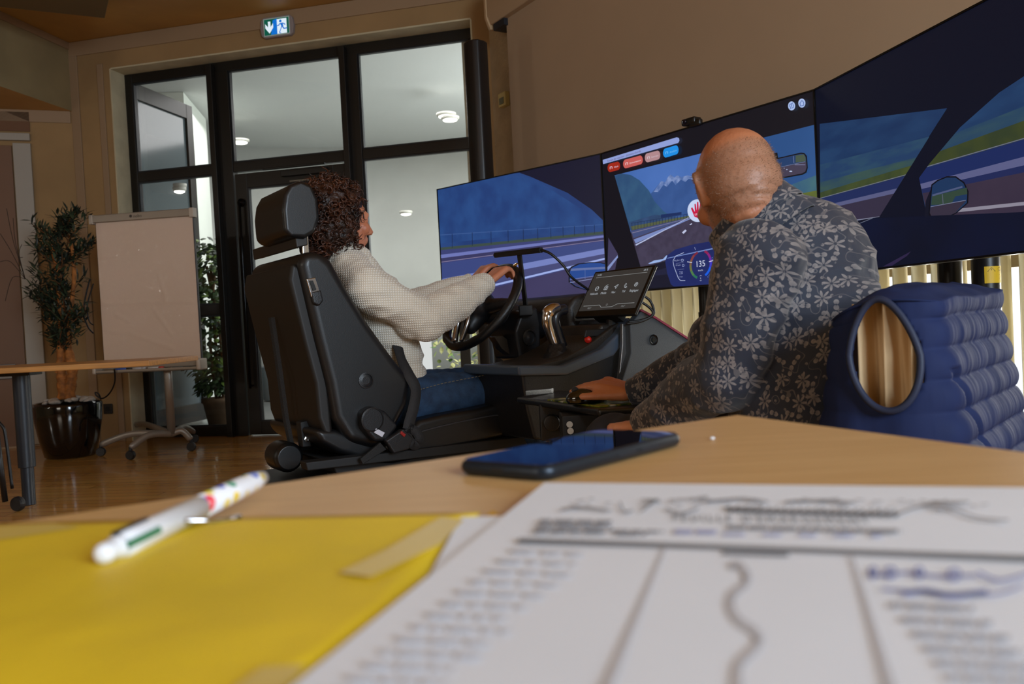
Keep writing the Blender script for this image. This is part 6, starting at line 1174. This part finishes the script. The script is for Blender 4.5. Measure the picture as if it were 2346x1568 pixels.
# curly hair: a full volume with loose ringlets
m_hair = mat('auburn_hair', (70, 38, 22), .5, c2=(30, 18, 12), vs=26, bump=.9, bs=55)
hcn = hw+Uw*.010-Fw*.030
mb = MB(); mb.ball(hcn+Uw*.025, (.098, .100, .092), Matrix((Ww, Fw, Uw)).transposed(), 3); mb.ball(hcn-Uw*.045-Fw*.02, (.098, .080, .092), Matrix((Ww, Fw, Uw)).transposed(), 3); mb.ball(hcn-Uw*.10-Fw*.03, (.080, .060, .05)); mb.ball(hcn+Uw*.06+Fw*.045, (.075, .055, .045), Matrix((Ww, Fw, Uw)).transposed())
for s in (-1, 1): mb.ball(hcn+Ww*s*.078-Uw*.03+Fw*.012, (.030, .050, .075), Matrix((Ww, Fw, Uw)).transposed())
def hairfn(me):
    nm = [v.normal.copy() for v in me.vertices]
    for v, vn in zip(me.vertices, nm):
        c = v.co*38; v.co += vn*(.007*mnoise.noise(c)+.004*mnoise.noise(c*2.3))
        q = v.co-hw
        if q.dot(Fw) > .060: v.co -= Fw*(q.dot(Fw)-.060)*.5
hr = remesh(mb, 'hair', m_hair, wom, voxel=.006, smooth=2, fn=hairfn)
mb = MB(); rs = random.Random(11); k = 0
while k < 620:
    d = V((rs.gauss(0, 1), rs.gauss(0, 1), rs.gauss(0, 1))).normalized(); f, u, w = d.dot(Fw), d.dot(Uw), d.dot(Ww)
    if f > .55 and u < .55: continue
    if u < -.80: continue
    k += 1; o_ = hcn+Ww*w*.094+Fw*(f*.094)+Uw*(u*.115-.012)
    dr_ = (d*.55-Uw*(.35 if u < .3 else .0)+V((rs.gauss(0, .5), rs.gauss(0, .5), rs.gauss(0, .5)))).normalized(); a = dr_.cross(Z3).normalized(); b = dr_.cross(a); r = rs.uniform(.006, .012); L_ = rs.uniform(.03, .055); tn_ = rs.uniform(1.2, 2.4); p_ = rs.uniform(0, 6)
    pts = [o_+dr_*L_*t+(a*math.cos(p_+tn_*2*PI*t)+b*math.sin(p_+tn_*2*PI*t))*r*(.4+t*.7) for t in [i/11 for i in range(12)]]
    mb.tube(pts, [.0030]*8+[.0026, .002, .0014, .0006], 5)
tag(mb.build('ringlets', mat('ringlet_auburn', (84, 44, 24), .42, c2=(34, 20, 14), vs=18), wom, smooth=True), kind='stuff')
mb = MB(); k = 0
while k < 260:
    d = V((rs.gauss(0, 1), rs.gauss(0, 1), rs.gauss(0, 1))).normalized(); f, u = d.dot(Fw), d.dot(Uw)
    if (f > .5 and u < .3) or u < -.75: continue
    k += 1; o_ = hcn+Ww*d.dot(Ww)*.096+Fw*(f*.098)+Uw*(u*.118-.01); dr_ = (d+V((rs.gauss(0, .6), rs.gauss(0, .6), rs.gauss(0, .6)))).normalized(); a = dr_.cross(Z3).normalized(); b = dr_.cross(a); r = rs.uniform(.004, .010); L_ = rs.uniform(.02, .045); p_ = rs.uniform(0, 6)
    mb.tube([o_+dr_*L_*t+(a*math.cos(p_+10*t)+b*math.sin(p_+10*t))*r*t for t in [i/8 for i in range(9)]], .0006, 4)
tag(mb.build('flyaway_strands', m_hair, wom), kind='stuff')
# ---------------------------------------------------------------- chair and padded vest
Nn = V((.606, 1.195)); Rn = V((.925, 1.56)); nr = (Rn-Nn).normalized(); fwd = V((-nr.y, nr.x))
t = thing('chair', 'plain black chair the bald man sits on, its back hidden under the blue vest', 'chair', V((.56, 1.6, 0)))
m_ch = mat('chair_black', (20, 20, 21), .6)
sc_ = Nn.lerp(Rn, .5)+fwd*.30; RC = Matrix.Rotation(math.atan2(nr.y, nr.x), 3, 'Z')
mb = MB(); mb.box((sc_.x, sc_.y, .43), (.44, .44, .05), RC); mb.build('seat', m_ch, t, bevel=.02, seg=3)
bc = Nn.lerp(Rn, .5)+fwd*.065; mb = MB(); mb.box((bc.x, bc.y, .70), (.38, .03, .28), RC); mb.build('backrest', m_ch, t, bevel=.012, seg=3)
for a in (-.19, .19):
    for b in (-.19, .19):
        p = sc_+nr*a+fwd*b; mb = MB(); mb.tube([(p.x, p.y, 0), (p.x, p.y, .42)], .011, 10); mb.build('leg', m_ch, t)
    p = sc_+nr*a-fwd*.2; q = bc+nr*a*.9; mb = MB(); mb.tube([(p.x, p.y, .42), (q.x, q.y, .83)], .010, 10); mb.build('back_post', m_ch, t)
m_vest = mat('vest_navy_nylon', (36, 46, 82), .68, spec=.09, bump=.05, bs=60, stretch=(1, 1, .35), var=.05, vs=14)
vest = thing('padded_vest', 'navy blue quilted sleeveless vest hung over the chair back, armhole facing left', 'vest', V((.72, 1.35, .5)))
Wv, Dv = (Rn-Nn).length+.0, .150
def plan(s):      # closed loop: back panel 0-.42, far end, front, near side with the armhole
    r = .045; pts = rrect(0, 0, Wv, Dv, r, 6); return pts
pl = plan(0); per = [0]
for i in range(len(pl)): a, b = V(pl[i]), V(pl[(i+1) % len(pl)]); per.append(per[-1]+(b-a).length)
def loop(s):
    d = (s % 1)*per[-1]
    for i in range(len(pl)):
        if per[i+1] >= d: break
    a, b = V(pl[i]), V(pl[(i+1) % len(pl)]); t_ = (d-per[i])/max(per[i+1]-per[i], 1e-6); p = a.lerp(b, t_); e = (b-a).normalized(); return p, V((e.y, -e.x))
ztop, zbot = .852, .50
holec = (None, .764)
def vpt(s, j):
    p, n = loop(s); z = zbot+(ztop-zbot)*min(j/.84, 1); flare = .055*(1-min(j/.84, 1))**1.2
    sag = .010*math.sin(p.x/Wv*PI)
    if j <= .84:
        zz = z-sag+ .004*mnoise.noise(V((p.x*9, z*9, 2))); ph = (ztop+.012-zz)/.047; puff = abs(math.sin(ph*PI))**.6
        side = .25+.75*max(0, min(1, (p.x-.004)/.02))*(.35 if p.y > .06 and p.x < .1 else 1)
        out = .010*puff*side+.0022*mnoise.noise(V((p.x*22+3, p.y*22, zz*14)))+.0008*mnoise.noise(V((p.x*90, p.y*90, zz*16)))
        du = abs((p.x-.05)-(.72-zz)*.62-.0) if p.y < .05 else 1
        if zz < .74 and du < .014: out -= .010*(1-du/.014)
        q = p+n*(out+flare); hz = zz
        low = max(0, (.60-p.x/Wv)) if False else 0
    else:
        k = (j-.84)/.16; cpt = V((min(max(p.x, .05), Wv-.05), Dv*.5)); q = p.lerp(cpt, k)+n*.012*(1-k); hz = ztop-sag*(1-k)+.020*math.sin(k*PI/2)+.004*mnoise.noise(V((p.x*12, k*3, 1)))
    tt_ = max(0, min(1, (q.y-.06)/(Dv-.06))); hz -= .030*tt_*tt_*max(0, min(1, (hz-.80)/.05)); ed = math.exp(-((q.x-.02)/.06)**2); hz -= .012*ed*max(0, min(1, (hz-.80)/.05))
    W2 = Nn+nr*q.x+fwd*q.y; return V((W2.x, W2.y, hz))
nu, nv = 300, 130; mb = MB(); vs = mb.grid(vpt, nu, nv, cu=True)
VN = VP((Nn.x, Nn.y), (fwd.x, fwd.y)); 
c_h = at(2043, 815, 1.29); ch_u = (V((c_h.x, c_h.y))-Nn).dot(fwd)
du_, dz_ = .050, .082
def inhole(co, k=1.0):
    q = V((co.x, co.y))-Nn; x = q.dot(nr); y = q.dot(fwd); 
    if x > .06: return False
    yy = (y-.062)-(co.z-.762)*(.10); rz = dz_*(1.02 if co.z > .762 else .98); ry = du_*(1-.25*max(0, (co.z-.762)/dz_)); return (yy/ry)**2+((co.z-.762)/rz)**2 < k
dead = [f for f in mb.bm.faces if inhole(f.calc_center_median())]; bmesh.ops.delete(mb.bm, geom=dead, context='FACES')
vo = mb.build('quilted_shell', m_vest, vest, smooth=True); sd_ = vo.modifiers.new('s', 'SOLIDIFY'); sd_.thickness = .004; sd_.offset = -1
mb = MB(); rp = []
for k in range(48):
    a = 2*PI*k/48; zz = .762+math.sin(a)*dz_*(1.02 if math.sin(a) > 0 else .98); ry = du_*(1-.25*max(0, math.sin(a))); y = .062+math.cos(a)*ry+(zz-.762)*.10
    xx = -.010-.055*max(0, 1-(zz-zbot)/(ztop-zbot))**1.2; q = Nn+nr*xx+fwd*y; rp.append(V((q.x, q.y, zz)))
mb.tube(rp+[rp[0]], .0055, 10, cap=False); mb.build('armhole_binding', mat('binding_navy', (26, 38, 66), .6), vest, smooth=True)
m_lin = mat('beige_lining', (220, 190, 146), .6, sheen=.2)
def lin_(i, j): y = .006+(Dv-.03)*i; z = .60+.24*j; x = .030+.018*math.sin(i*19+j*1.5)+.008*math.sin(i*41+2); q = Nn+nr*x+fwd*y; return V((q.x, q.y, z))
mb = MB(); mb.grid(lambda i, j: lin_(i, j), 60, 14); mb.build('lining', m_lin, vest, smooth=True)
# second front panel hanging behind at the right
def pan(i, j):
    z = .50+.26*j; x = Wv+.012+.05*(1-j)+.02*math.sin(i*3); ph = (z-.5)/.047; out = .012*abs(math.sin(ph*PI))**.6; q = Nn+nr*(x+out)+fwd*(.02+.16*i); return V((q.x, q.y, z))
mb = MB(); mb.grid(pan, 24, 60); o = mb.build('front_panel', m_vest, vest, smooth=True); s_ = o.modifiers.new('s', 'SOLIDIFY'); s_.thickness = .01
